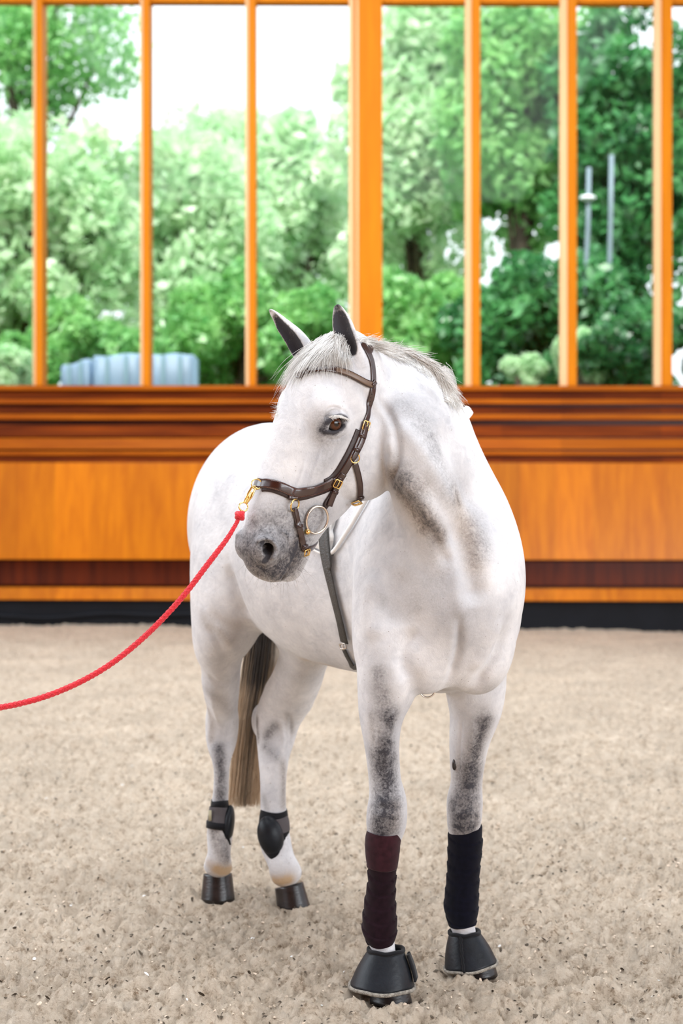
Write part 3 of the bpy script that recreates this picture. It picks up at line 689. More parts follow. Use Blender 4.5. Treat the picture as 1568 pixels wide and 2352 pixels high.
RELIEF = [  # photo pixels the line runs through, half width m, height m
    ([(868, 905), (890, 945), (908, 990), (914, 1040), (906, 1085), (892, 1112)], .012, -.012), ([(895, 1000), (899, 1045), (890, 1085)], .016, .004),
    ([(905, 1075), (960, 1140), (1005, 1215), (1035, 1290)], .022, .014), ([(905, 960), (955, 1020), (1010, 1110), (1050, 1200)], .025, .010),
    ([(1045, 1180), (1068, 1260), (1085, 1340), (1095, 1400)], .035, -.014), ([(985, 1180), (1015, 1250), (1030, 1310)], .018, -.010),
    ([(1048, 1290), (1054, 1360), (1056, 1430)], .020, .006), ([(1052, 1400), (1054, 1470), (1046, 1520), (1022, 1575)], .012, -.014),
    ([(1165, 1430), (1140, 1500), (1110, 1545), (1080, 1585)], .020, -.012), ([(1150, 1410), (1118, 1490), (1085, 1550)], .022, .008),
    ([(960, 1440), (925, 1500), (935, 1570)], .020, -.010), ([(1000, 960), (1060, 1080), (1110, 1180)], .045, -.012),
    ([(870, 1300), (850, 1400), (870, 1480)], .035, .010), ([(930, 1300), (900, 1380), (905, 1450)], .04, -.008),
    ([(520, 1290), (545, 1370), (575, 1425)], .022, -.014), ([(470, 1430), (500, 1480), (535, 1530)], .014, -.007), ([(490, 1420), (520, 1465), (545, 1500)], .012, .006),
    ([(475, 1545), (500, 1570), (530, 1560)], .014, -.006), ([(484, 1600), (500, 1650), (508, 1720)], .010, .006), ([(640, 1640), (650, 1700), (632, 1760)], .009, .006), ([(665, 1640), (668, 1690), (660, 1740)], .008, -.004),
    ([(905, 1620), (892, 1690), (884, 1770)], .012, .006), ([(866, 1640), (868, 1720), (872, 1800)], .008, -.004), ([(1085, 1640), (1082, 1720), (1068, 1800)], .012, .005), ([(1060, 1640), (1055, 1720), (1050, 1790)], .008, -.004),
    ([(866, 1842), (915, 1842)], .010, .004), ([(860, 1872), (915, 1872)], .010, .004), ([(870, 1857), (910, 1857)], .005, -.003), ([(1045, 1836), (1092, 1836)], .010, .004), ([(1045, 1868), (1092, 1868)], .010, .004),
    ([(706, 1040), (690, 1095), (668, 1150), (650, 1195)], .005, .0032), ([(738, 1035), (722, 1080), (706, 1125)], .005, .003), ([(735, 880), (700, 930), (690, 990)], .012, -.002),
    ([(745, 945), (765, 935), (792, 945), (800, 958)], .004, -.0028), ([(742, 955), (765, 945), (788, 951)], .003, .0018), ([(752, 998), (775, 1000), (795, 985)], .004, .002), ([(745, 1005), (770, 1010), (798, 995)], .003, -.002),
    ([(830, 880), (850, 930), (880, 975)], .016, -.006), ([(640, 1215), (660, 1230), (668, 1250)], .006, .003), ([(560, 1300), (600, 1305), (650, 1290), (672, 1262)], .007, -.004), ([(690, 1180), (676, 1215), (680, 1240)], .006, -.003)]
# === HORSE END
# ------------------------------------------------------------------ the horse
H_ = 0.005
G = Grid((-.72, 3.9, -.02), (.68, 5.85, 2.0), H_, (-.28, 3.98, 1.18), (.10, 4.36, 1.97), H_ / 2)
build_horse(G)
HV, HQ = surface_nets(G); HV = smooth_mesh(HV, HQ, 3); HV = relief(G, HV, HQ, RELIEF)
BVH = BVHTree.FromPolygons([tuple(v) for v in HV], HQ.tolist())
CAMP = Vector((0, 0, CAMH))
def pick(px, py, y0=3.6):
    """point of the skin the photo shows at this pixel, and its normal"""
    d = Vector((P(px, py, 1.0))) - CAMP; L = d.length; h = BVH.ray_cast(CAMP + d * y0, d.normalized())
    return (None, None) if h[0] is None else (np.array(h[0]), np.array(h[1]) * (1 if h[1].dot(d) < 0 else -1))
def near(p):
    h = BVH.find_nearest(Vector(tuple(p))); return np.array(h[0]), np.array(h[1])
horse = empty('horse', (0.0, 4.9, 0.0))
tag(horse, 'dapple grey horse standing in the sand with its head turned to the left', 'horse')
# coat colour: pigment, and the shade in the nostril, laid along lines: (pixels, radius m, grey, brown[, start depth])
COAT = [
 ([(575, 1300), (620, 1315), (665, 1300)], .050, .88, .35), ([(560, 1262), (600, 1250), (650, 1250), (680, 1250)], .070, .70, 0), ([(585, 1215), (640, 1200), (690, 1200), (730, 1190)], .062, .42, .02), ([(650, 1320), (675, 1290), (683, 1250)], .024, .45, .5),
 ([(600, 1243), (616, 1248), (622, 1268), (606, 1290)], .0095, 1.5, 0), ([(608, 1268), (616, 1262)], .013, 1.5, 0), ([(683, 1243), (673, 1280), (654, 1310), (640, 1330)], .0055, 1.3, .2), ([(612, 1318), (640, 1326)], .03, .3, .4),
 ([(741, 988), (755, 968), (778, 958), (796, 962)], .0100, 1.3, 0), ([(739, 990), (765, 993), (790, 978)], .0105, 1.3, 0), ([(738, 982), (744, 966), (752, 952)], .013, .50, 0), ([(735, 960), (730, 985), (750, 1005), (785, 1005)], .024, .32, 0), ([(742, 1020), (748, 1050)], .035, .30, 0), ([(735, 1075), (722, 1105)], .03, .16, 0),
 ([(797, 795), (792, 765), (783, 735)], .012, .8, .4), ([(778, 722), (774, 702)], .012, 1.1, .3), ([(818, 790), (812, 760)], .005, .5, 0),
 ([(618, 712), (628, 724)], .010, 1.2, .2),
 ([(905, 1100), (930, 1110), (955, 1125)], .038, .62, .5), ([(918, 1130), (945, 1165), (975, 1205)], .036, .58, .6), ([(955, 1145), (985, 1195), (1010, 1228)], .030, .45, .4), ([(985, 1205), (1012, 1240)], .020, .40, .4), ([(905, 1050), (940, 1090)], .03, .22, .05),
 ([(930, 930), (970, 990), (1010, 1070), (1040, 1130)], .050, .33, 0), ([(985, 960), (1000, 1030)], .035, .20, 0), ([(1040, 1130), (1070, 1190), (1095, 1250)], .045, .20, .05), ([(1050, 1150), (1072, 1220), (1090, 1300)], .036, .22, .42), ([(1050, 1100), (1095, 1180), (1110, 1260)], .04, .24, .03), ([(1090, 1290), (1100, 1340)], .03, .14, .2),
 ([(985, 1250), (1015, 1310)], .045, .20, .15), ([(890, 1400), (920, 1415), (960, 1390)], .03, .16, .0), ([(870, 1370), (880, 1380)], .015, .18, .05), ([(930, 1340), (1000, 1370), (1040, 1420)], .08, .20, .03), ([(1100, 1400), (1160, 1440)], .05, .12, .03), ([(960, 1545), (1020, 1585)], .02, .12, .12),
 ([(868, 1550), (878, 1600), (885, 1640)], .034, .50, .10), ([(898, 1650), (888, 1700), (893, 1740)], .030, .78, .1), ([(852, 1640), (860, 1690)], .014, .30, .1), ([(880, 1745), (888, 1800), (885, 1850), (880, 1905)], .050, .92, .0), ([(862, 1850), (866, 1900)], .02, .35, 0), ([(905, 1850), (900, 1900)], .022, .4, .3),
 ([(1125, 1580), (1112, 1650)], .034, .32, .12), ([(1112, 1660), (1092, 1730), (1078, 1790)], .030, .85, .25), ([(1078, 1780), (1068, 1840), (1065, 1900)], .050, .88, .3), ([(1042, 1845), (1048, 1895)], .024, .7, .1), ([(1092, 1850), (1092, 1895)], .02, .5, .3),
 ([(470, 1425), (500, 1450), (530, 1470)], .03, .26, .15), ([(490, 1405), (545, 1440)], .025, .16, .2), ([(480, 1590), (510, 1610), (530, 1640)], .025, .30, .12), ([(478, 1630), (484, 1700)], .016, .36, .3), ([(500, 1720), (506, 1770), (508, 1835)], .026, .85, .15), ([(488, 1905), (500, 1950), (520, 1975)], .022, .6, .3), ([(515, 1930), (522, 1960)], .018, .6, .2),
 ([(590, 1650), (592, 1700)], .010, .7, .3), ([(630, 1668), (612, 1690)], .020, .60, .1), ([(608, 1715), (632, 1738)], .020, .42, .05), ([(650, 1755), (652, 1850)], .016, .42, .25), ([(605, 1830), (612, 1858)], .012, .35, .05), ([(660, 1640), (672, 1680)], .012, .35, .05), ([(645, 1520), (700, 1560)], .05, .22, .0),
 ([(470, 2000), (500, 1998), (528, 2000)], .026, .0, 1.3), ([(632, 2026), (662, 2022), (692, 2020)], .024, .0, 1.2), ([(478, 1985), (520, 1985)], .018, .1, .5),
 ([(700, 1515), (760, 1530)], .02, .08, .35), ([(640, 1110), (650, 1120)], .02, .06, 0), ([(760, 880), (800, 900)], .05, .06, 0)]
GR = np.zeros(len(HV)); BR = np.zeros(len(HV))
for it in COAT:
    L = np.array([q for q in (pick(p[0], p[1])[0] for p in it[0]) if q is not None])
    if len(L) < 2: continue
    L = catmull(L, 3); w = it[1]; m = np.where(((HV > L.min(0) - 3 * w) & (HV < L.max(0) + 3 * w)).all(1))[0]
    d, t = poly_dist(HV[m], L); f = np.exp(-(d / w) ** 2)
    GR[m] = (1 - (1 - GR[m]) * (1 - it[2] * f)) if it[2] <= 1 else np.maximum(GR[m], it[2] * f); BR[m] = np.maximum(BR[m], it[3] * f)
for pts, w, gg, bb in [([Hd(.060, .044, .560), Hd(.050, .030, .545), Hd(.035, .022, .515)], .014, 1.6, 0)]:  # nostril hollow: its inner shade put into the coat grey
    d, t = poly_dist(HV, np.array(pts)); f = np.exp(-(d / w) ** 4); GR = np.maximum(GR, gg * f); BR = np.maximum(BR, bb * f)
VNn = mesh_normals(HV, HQ)
Ed = np.vstack([HQ[:, [0, 1]], HQ[:, [1, 2]], HQ[:, [2, 3]], HQ[:, [3, 0]]]); Ed = np.vstack([Ed, Ed[:, ::-1]]); dg = np.maximum(np.bincount(Ed[:, 0], minlength=len(HV)), 1)
for rows, face in EARS:   # dark hair lining the hollow of each ear
    off = nrm(face); c = catmull(np.array([np.append(P(a, b, Y) + off * (.75 * .75 * r / FPX * Y + .003), r / FPX * Y) for a, b, Y, r in rows]), 8)
    m = np.where(((HV > c[:, :3].min(0) - .03) & (HV < c[:, :3].max(0) + .03)).all(1))[0]
    dd = np.linalg.norm(HV[m][:, None] - c[None, :, :3], axis=2); j = dd.argmin(1); q = c[j, :3] - HV[m]; dm = dd.min(1)
    ins = ((VNn[m] * q).sum(1) > .15 * dm) & (dm < c[j, 3] * 1.05)
    GR[m] = np.where(ins, 1.15, GR[m]); BR[m] = np.where(ins, .6, BR[m])
for _ in range(3): GR = .4 * GR + .6 * np.bincount(Ed[:, 0], GR[Ed[:, 1]], minlength=len(HV)) / dg; BR = .4 * BR + .6 * np.bincount(Ed[:, 0], BR[Ed[:, 1]], minlength=len(HV)) / dg
GR = np.clip(GR, 0, 1.5)
def coat_mat(name, rough=.62, fine=1.0):
    m, nt, b = mat_new(name)
    tc = nd(nt, 'ShaderNodeTexCoord'); ag = nd(nt, 'ShaderNodeAttribute', attribute_name='grey'); ab = nd(nt, 'ShaderNodeAttribute', attribute_name='brown')
    def noise(sc, det, ro=.6, dist=0):
        n = nd(nt, 'ShaderNodeTexNoise', Scale=sc, Detail=det, Roughness=ro, Distortion=dist); nt.links.new(tc.outputs['Object'], n.inputs['Vector']); return n.outputs[0]
    def math_(op, a, c, d=None):
        n = nd(nt, 'ShaderNodeMath', operation=op)
        for i, v in enumerate((a, c, d)):
            if v is None: continue
            if isinstance(v, (int, float)): n.inputs[i].default_value = v
            else: nt.links.new(v, n.inputs[i])
        return n.outputs[0]
    nA, nB, nC = noise(34, 6, .7, .8), noise(160, 4, .7), noise(7, 4, .6)
    # pigment breaks up into dapples and single dark hairs
    mixn = math_('ADD', math_('MULTIPLY_ADD', nA, 1.25, -.625), math_('MULTIPLY_ADD', nB, .9, -.45)); amp = math_('MINIMUM', math_('MULTIPLY', ag.outputs['Fac'], 2.2), 1.0)
    g = math_('ADD', ag.outputs['Fac'], math_('MULTIPLY', mixn, amp)); g = math_('MAXIMUM', math_('MINIMUM', g, 1.0), 0.0)
    br = math_('MINIMUM', math_('MULTIPLY', ab.outputs['Fac'], math_('MULTIPLY_ADD', nA, 1.2, .4)), 1.0)
    base = nd(nt, 'ShaderNodeMix', data_type='RGBA'); base.inputs[6].default_value = (.47, .47, .50, 1); base.inputs[7].default_value = (.72, .71, .725, 1)
    mr = nd(nt, 'ShaderNodeMapRange'); mr.inputs[1].default_value = .33; mr.inputs[2].default_value = .6; nt.links.new(math_('ADD', math_('MULTIPLY', nC, .6), math_('MULTIPLY', nA, .4)), mr.inputs[0]); nt.links.new(mr.outputs[0], base.inputs[0])
    m1 = nd(nt, 'ShaderNodeMix', data_type='RGBA'); m1.inputs[7].default_value = (.56, .40, .25, 1); nt.links.new(br, m1.inputs[0]); nt.links.new(base.outputs[2], m1.inputs[6])
    m2 = nd(nt, 'ShaderNodeMix', data_type='RGBA'); m2.inputs[7].default_value = (.034, .032, .040, 1); nt.links.new(g, m2.inputs[0]); nt.links.new(m1.outputs[2], m2.inputs[6])
    # flea-bitten specks
    vo = nd(nt, 'ShaderNodeTexVoronoi', Scale=95.0); nt.links.new(tc.outputs['Object'], vo.inputs['Vector'])
    wn = nd(nt, 'ShaderNodeTexWhiteNoise'); nt.links.new(vo.outputs['Position'], wn.inputs['Vector'])
    sp = math_('MULTIPLY', math_('LESS_THAN', vo.outputs['Distance'], .17), math_('GREATER_THAN', wn.outputs['Value'], .90)); sp = math_('MULTIPLY', sp, .45)
    m3 = nd(nt, 'ShaderNodeMix', data_type='RGBA'); m3.inputs[7].default_value = (.22, .17, .15, 1); nt.links.new(sp, m3.inputs[0]); nt.links.new(m2.outputs[2], m3.inputs[6])
    nt.links.new(m3.outputs[2], b.inputs['Base Color'])
    mp = nd(nt, 'ShaderNodeMapping'); mp.inputs['Scale'].default_value = (1, 1, .28); nt.links.new(tc.outputs['Object'], mp.inputs[0])
    hn = nd(nt, 'ShaderNodeTexNoise', Scale=420.0, Detail=3.0, Distortion=.8); nt.links.new(mp.outputs[0], hn.inputs['Vector'])
    bp = nd(nt, 'ShaderNodeBump', Strength=.35, Distance=.003); nt.links.new(hn.outputs[0], bp.inputs['Height'])
    bp2 = nd(nt, 'ShaderNodeBump', Strength=.25, Distance=.010); nt.links.new(nA, bp2.inputs['Height']); nt.links.new(bp.outputs[0], bp2.inputs['Normal']); nt.links.new(bp2.outputs[0], b.inputs['Normal'])
    b.inputs['Roughness'].default_value = rough; b.inputs['Sheen Weight'].default_value = .15; b.inputs['Specular IOR Level'].default_value = .3
    return m
body = mesh_obj('body', HV, HQ, coat_mat('dapple_grey_coat'))
for nm, arr in (('grey', GR), ('brown', BR)):
    a = body.data.attributes.new(nm, 'FLOAT', 'POINT'); a.data.foreach_set('value', arr.astype(np.float32))
adopt(body, horse)
# ---- eyes
def eye(s):
    E1 = nrm(Hd(.0275, 0, .2268) - Hd(-.019, 0, .1817)); E2 = nrm(s * HL + .15 * HF); c = Hd(.004, s * .0730, .2030)
    m, nt, b = mat_new('eye_brown' if s > 0 else 'eye_brown_far'); tc = nd(nt, 'ShaderNodeTexCoord'); nt.links
    sx = nd(nt, 'ShaderNodeVectorMath', operation='DOT_PRODUCT'); nt.links.new(tc.outputs['Object'], sx.inputs[0]); sx.inputs[1].default_value = tuple(E2)
    cr = nd(nt, 'ShaderNodeValToRGB'); e = cr.color_ramp.elements; r = .0262
    mrr = nd(nt, 'ShaderNodeMapRange'); mrr.inputs[1].default_value = 0; mrr.inputs[2].default_value = r; nt.links.new(sx.outputs['Value'], mrr.inputs[0]); nt.links.new(mrr.outputs[0], cr.inputs[0])
    e[0].position = .72; e[0].color = (.006, .004, .004, 1); e[1].position = .97; e[1].color = (.006, .003, .002, 1)
    k = e.new(.80); k.color = (.05, .014, .004, 1); k = e.new(.92); k.color = (.07, .020, .006, 1)
    nt.links.new(cr.outputs[0], b.inputs['Base Color']); b.inputs['Roughness'].default_value = .04; b.inputs['Specular IOR Level'].default_value = .4
    mb = MB(); mb.sphere((0, 0, 0), .0262, 32, 20); o = mesh_obj('eye', mb.v, mb.f, m); o.location = tuple(c); adopt(o, horse); return c
ec = eye(1); eye(-1)
# ---- hooves
M_horn = simple('dark_hoof_horn', (.016, .012, .012), .32, bump=.08, bscale=60, var=.6, vscale=14, stretch=(1, 1, 3))
def hoof(cx, cy, yaw, L=.128, W=.120, hf=.082, hh=.055, z=-.008, mat=None):
    c, s = math.cos(yaw), math.sin(yaw); V = []; n = 36
    def pt(t, k):  # k=0 bottom 1 top
        a = math.cos(t); b_ = math.sin(t); x = a * L / 2 * (1 if a > 0 else .82); y = b_ * W / 2 * (1 - .06 * (a < 0))
        hgt = hh + (hf - hh) * (a + 1) / 2; sc = 1 - .16 * k; x = x * sc - .022 * k; y = y * sc
        return (cx + x * c - y * s, cy + x * s + y * c, z + hgt * k)
    for k in (0, .15, .4, .7, .92, 1.0):
        for i in range(n): V.append(pt(i * 2 * math.pi / n, k))
    Fc = []
    for r in range(5):
        for i in range(n): Fc.append((r * n + i, r * n + (i + 1) % n, (r + 1) * n + (i + 1) % n, (r + 1) * n + i))
    Fc += [tuple(range(n))[::-1], tuple(range(5 * n, 6 * n))]
    o = mesh_obj('hoof', V, Fc, M_horn); adopt(o, horse); return o
hoof(-.435, 5.505, math.radians(-84), .120, .121, .100, .084); hoof(-.168, 5.405, math.radians(-38), .132, .114, .092, .060)
hoof(.136, 4.375, math.radians(-80), .13, .122, .07, .05); hoof(.402, 4.63, math.radians(-66), .13, .118, .07, .05)
# chestnut callosities
for q in ((1036, 1757, .018), ):
    p, n = pick(1048, 1757); mb = MB(); mb.sphere(p - np.array([.006, -.006, 0]), (.007, .007, .017), 12, 8); adopt(mesh_obj('chestnut', mb.v, mb.f, M_horn), horse)
# ---- hair
def strands(name, S, r0, mat, cols=None, parent=None, sides=3):
    """S: (n, m, 3) strand points"""
    S = np.asarray(S); n, m, _ = S.shape; d = np.gradient(S, axis=1); d /= np.linalg.norm(d, axis=2)[..., None] + 1e-9
    ref = np.array([.3, -.9, .25]); u = np.cross(d, ref); u /= np.linalg.norm(u, axis=2)[..., None] + 1e-9; v = np.cross(d, u)
    rad = r0 * np.linspace(1, .25, m)[None, :, None] * (np.ones(n) if np.isscalar(r0) else 1)[:, None, None] if np.isscalar(r0) else r0[:, None, None] * np.linspace(1, .25, m)[None, :, None]
    V = np.stack([S + rad * (math.cos(t) * u + math.sin(t) * v) for t in np.arange(sides) * 2 * math.pi / sides], 2)
    I = np.arange(n * m * sides).reshape(n, m, sides); Fq = np.stack([I[:, :-1, :], np.roll(I, -1, 2)[:, :-1, :], np.roll(I, -1, 2)[:, 1:, :], I[:, 1:, :]], -1).reshape(-1, 4)
    o = mesh_obj(name, V.reshape(-1, 3), Fq, mat)
    if cols is not None:
        a = o.data.color_attributes.new('hair', 'FLOAT_COLOR', 'POINT'); c = np.repeat(cols.reshape(n, m, 1, 3), sides, 2).reshape(-1, 3)
        a.data.foreach_set('color', np.concatenate([c, np.ones((len(c), 1))], 1).astype(np.float32).ravel())
    if parent is not None: adopt(o, parent)
    return o
hm, hnt, hb = mat_new('hair'); ha = nd(hnt, 'ShaderNodeAttribute', attribute_name='hair'); hnt.links.new(ha.outputs['Color'], hb.inputs['Base Color'])
hb.inputs['Roughness'].default_value = .45; hb.inputs['Specular IOR Level'].default_value = .35
def px_strands(n, roots, ends, bow, lift, m=14, y0=3.6, wob=.004, fall=None, rnd=10):
    """strands that start at the skin under pixels `roots`, end at pixels `ends`, resting on what lies beneath"""
    out = []
    R0 = catmull(np.array(roots, float), 8); E0 = catmull(np.array(ends, float), 8)
    for i in range(n):
        q = RNG.random(); a = R0[int(q * (len(R0) - 1))] + RNG.normal(0, 4, 2)[:len(R0[0])] if len(R0[0]) == 2 else R0[int(q * (len(R0) - 1))]
        q2 = np.clip(q + RNG.normal(0, .06), 0, 1); k = 1 - .35 * RNG.random() ** 2; e = E0[int(q2 * (len(E0) - 1))] + RNG.normal(0, rnd, 2); e = a + (e - a) * k
        b_ = (a + e) / 2 + np.array(bow) * RNG.uniform(.6, 1.3) + RNG.normal(0, 3, 2)
        pts = []; lastY = None; lf = lift * RNG.uniform(.3, 1.3); wv = RNG.normal(0, wob, 3)
        for j in range(m):
            t = j / (m - 1); p = (1 - t) ** 2 * a + 2 * t * (1 - t) * b_ + t * t * e
            h, nn = pick(p[0], p[1], y0)
            if h is not None and (lastY is None or abs(h[1] - lastY) < .05): Yd = h[1]
            else: Yd = lastY if lastY is not None else 4.3
            if lastY is not None: Yd = lastY + np.clip(Yd - lastY, -.03, .012)
            lastY = Yd; w3 = P(p[0], p[1], Yd - lf * math.sin(math.pi * min(1, t * .9 + .12)) * (1 if t < .999 else .6))
            pts.append(w3 + wv * t * t)
        out.append(pts)
    S = np.array(out)
    # smooth along strand
    for _ in range(4): S[:, 1:-1] = (S[:, :-2] + 2 * S[:, 1:-1] + S[:, 2:]) / 4
    return S
def tint(n, m, base, dark, pd=.3, var=.08):
    c = np.where(RNG.random((n, 1, 1)) < pd, np.array(dark), np.array(base)) * (1 + RNG.normal(0, var, (n, 1, 1))); return np.clip(np.repeat(c, m, 1), 0, 1)
white, dusk = (.80, .79, .77), (.56, .53, .50)
S1 = px_strands(950, [(735, 782), (760, 774), (790, 778)], [(652, 890), (672, 872), (700, 866), (725, 852)], (-18, -6), .022)
S2 = px_strands(650, [(745, 776), (775, 774), (800, 800)], [(728, 860), (752, 862), (780, 852), (800, 850)], (-4, -4), .020)
S3 = px_strands(240, [(722, 790), (740, 780)], [(642, 905), (655, 900), (668, 880)], (-22, -4), .026, rnd=14)
S = np.concatenate([S1, S2, S3]); strands('forelock', S, .0006, hm, tint(len(S), 14, white, dusk, .25), horse)
M1 = px_strands(1300, [(828, 780), (860, 794), (900, 804), (940, 815), (975, 834), (1000, 856), (1018, 884)], [(862, 783), (905, 797), (950, 812), (990, 834), (1022, 868), (1044, 904), (1056, 938)], (4, -4), .010, y0=3.6, rnd=9)
M2 = px_strands(1200, [(955, 818), (985, 838), (1005, 862), (1020, 895), (1028, 920)], [(1000, 850), (1018, 870), (1034, 900), (1050, 930), (1056, 950)], (10, -6), .018, rnd=9)
M3 = px_strands(420, [(860, 800), (900, 812), (950, 835), (985, 860)], [(905, 815), (945, 840), (985, 862), (1000, 880)], (4, -10), .010, rnd=8)
S = np.concatenate([M1, M2, M3]); strands('mane', S, .0007, hm, tint(len(S), 14, (.80, .785, .765), (.50, .46, .42), .22), horse)
c_ = []   # loose looping locks at the base of the mane
for i in range(60):
    a = P(1018 + RNG.normal(0, 4), 848 + RNG.normal(0, 5), 4.62); k = RNG.uniform(.7, 1.1); ln = []
    for j in range(14):
        t = j / 13; ln.append(a + np.array([.030 * math.sin(t * 2.6) * k, 0.02 * t, -.115 * t * k + .012 * math.sin(t * 4)]) + RNG.normal(0, .0006, 3))
    c_.append(ln)
strands('mane_lock', np.array(c_), .0007, hm, tint(60, 14, white, dusk, .2), horse)
# tail
n = 2600; m = 22; t = np.linspace(0, 1, m)
gpts = catmull(np.array([(-.385, 5.68, 1.36), (-.355, 5.77, 1.22), (-.325, 5.76, 1.05), (P(607, 1440, 5.72)), (P(598, 1540, 5.71)), (P(582, 1640, 5.70)), (P(570, 1740, 5.69)), (P(560, 1850, 5.68))]), 6)
ti = np.linspace(0, 1, len(gpts)); ctr = np.stack([np.interp(t, ti, gpts[:, i]) for i in range(3)], 1)
wid = np.interp(t, [0, .15, .35, .55, .75, .9, 1], [.020, .05, .066, .068, .062, .058, .060])
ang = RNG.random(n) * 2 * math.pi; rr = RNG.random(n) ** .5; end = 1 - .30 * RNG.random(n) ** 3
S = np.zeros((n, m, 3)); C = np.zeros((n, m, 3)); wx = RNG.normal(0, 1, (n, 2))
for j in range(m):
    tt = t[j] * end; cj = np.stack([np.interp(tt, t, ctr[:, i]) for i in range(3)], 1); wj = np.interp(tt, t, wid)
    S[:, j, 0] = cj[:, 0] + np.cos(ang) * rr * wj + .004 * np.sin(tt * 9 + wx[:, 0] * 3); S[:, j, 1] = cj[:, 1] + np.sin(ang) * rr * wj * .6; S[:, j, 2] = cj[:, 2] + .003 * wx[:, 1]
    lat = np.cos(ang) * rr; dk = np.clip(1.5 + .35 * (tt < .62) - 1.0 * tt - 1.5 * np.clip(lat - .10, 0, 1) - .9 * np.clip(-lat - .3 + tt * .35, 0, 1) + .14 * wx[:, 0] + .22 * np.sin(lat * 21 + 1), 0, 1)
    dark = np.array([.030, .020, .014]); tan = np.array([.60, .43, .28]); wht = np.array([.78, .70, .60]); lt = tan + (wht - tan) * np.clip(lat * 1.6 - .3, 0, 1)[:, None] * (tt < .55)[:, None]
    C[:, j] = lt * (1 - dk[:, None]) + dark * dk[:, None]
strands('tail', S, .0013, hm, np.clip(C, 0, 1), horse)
# whiskers and lashes
W_ = []
for i in range(70):
    px, py = random.choice([(690, 1275), (684, 1300), (672, 1318), (655, 1328), (630, 1330), (600, 1318), (672, 1262), (640, 1285), (560, 1290)]); px += random.gauss(0, 8); py += random.gauss(0, 7)
    h, nn = pick(px, py)
    if h is None or h[1] > 4.35: continue
    L = random.uniform(.02, .075); dr = nrm(nn * .8 + np.array([.15, -.1, -.7]) + RNG.normal(0, .3, 3)); cv = RNG.normal(0, .35, 3)
    W_.append([h + dr * L * k + cv * L * k * k for k in np.linspace(0, 1, 8)])
strands('whiskers', np.array(W_), .00035, hm, tint(len(W_), 8, (.35, .32, .30), (.12, .10, .10), .5), horse)
W_ = []
for i in range(220):
    u = RNG.random(); px = 755 + 40 * u + RNG.normal(0, .8); py = 960 - 5 * math.sin(u * 3) + 5 * u ** 2 + RNG.normal(0, 1.0); h, nn = pick(px, py - 2)
    if h is None: continue
    dr = nrm(np.array([.62, -.62, -.30]) + RNG.normal(0, .10, 3)); L = RNG.uniform(.010, .018)
    W_.append([h + dr * L * k + np.array([0, 0, -.002]) * k * k for k in np.linspace(0, 1, 6)])
strands('eyelashes', np.array(W_), .0005, hm, tint(len(W_), 6, (.86, .82, .78), (.6, .55, .5), .2), horse)
# fringe hairs over the far brow
W_ = []
for i in range(46):
    py = RNG.uniform(922, 955); h, nn = pick(634 + RNG.uniform(0, 6), py)
    if h is None or h[1] > 4.5: continue
    dr = nrm(np.array([-.9, .0, -.15]) + RNG.normal(0, .35, 3)); L = RNG.uniform(.006, .022); W_.append([h + dr * L * k for k in np.linspace(0, 1, 5)])
if W_: strands('brow_hairs', np.array(W_), .0004, hm, tint(len(W_), 5, (.85, .82, .78), dusk, .2), horse)
# ------------------------------------------------------------------ tack
M_lea = simple('brown_leather', (.028, .008, .006), .26, bump=.04, bscale=350, var=.25, vscale=25, spec=.6, coat=.3)
M_lea2 = simple('dark_padding_leather', (.022, .009, .008), .42, bump=.1, bscale=300)
M_stitch = simple('red_brown_thread', (.30, .09, .05), .7)
M_brass = simple('brass', (.83, .55, .20), .16, 1.0)
M_steel2 = simple('satin_steel', (.60, .52, .45), .22, 1.0)
M_girth = simple('worn_grey_leather', (.040, .036, .032), .5, bump=.3, bscale=180, var=.35, vscale=18)
M_black = simple('black_neoprene', (.005, .005, .007), .8, spec=.2, bump=.2, bscale=500, sheen=.1)
M_shell = simple('dark_rubber_shell', (.008, .010, .014), .42, spec=.25, bump=.08, bscale=90, var=.4, vscale=20)
M_greyband = simple('grey_elastic', (.075, .065, .070), .8, bump=.3, bscale=600)
M_red = simple('red_rope', (.80, .006, .022), .6, bump=.8, bscale=330, var=.12, vscale=120, sheen=.2)
M_whitepad = simple('white_quilted_pad', (.86, .85, .84), .8, bump=.15, bscale=70)
M_fluff = simple('sandy_fleece_edge', (.30, .27, .23), .95, bump=.8, bscale=300, var=.5, vscale=90)
def path(px, y0=3.6, m=6, extra0=(), extra1=()):
    """skin path through photo pixels; extra points (3D) continue it where the photo cannot see"""
    pts = [near(p) for p in extra0] + [pick(p[0], p[1], y0) for p in px] + [near(p) for p in extra1]
    pts = [q for q in pts if q[0] is not None]
    if px and y0 < 4:
        ms = [q[0][1] for q in pts]; pts = [q for q in pts if q[0][1] < 4.45]
    A = catmull(np.array([q[0] for q in pts]), m); N = catmull(np.array([q[1] for q in pts]), m)
    B = []; 
    for a in A:
        p, n = near(a); B.append((p, n))
    N2 = np.array([b[1] for b in B]); Pn = np.array([b[0] for b in B])
    for _ in range(4): N2[1:-1] = (N2[:-2] + 2 * N2[1:-1] + N2[2:]); N2 /= np.linalg.norm(N2, axis=1)[:, None]
    for _ in range(3): Pn[1:-1] = (Pn[:-2] + 2 * Pn[1:-1] + Pn[2:]) / 4
    return Pn, N2
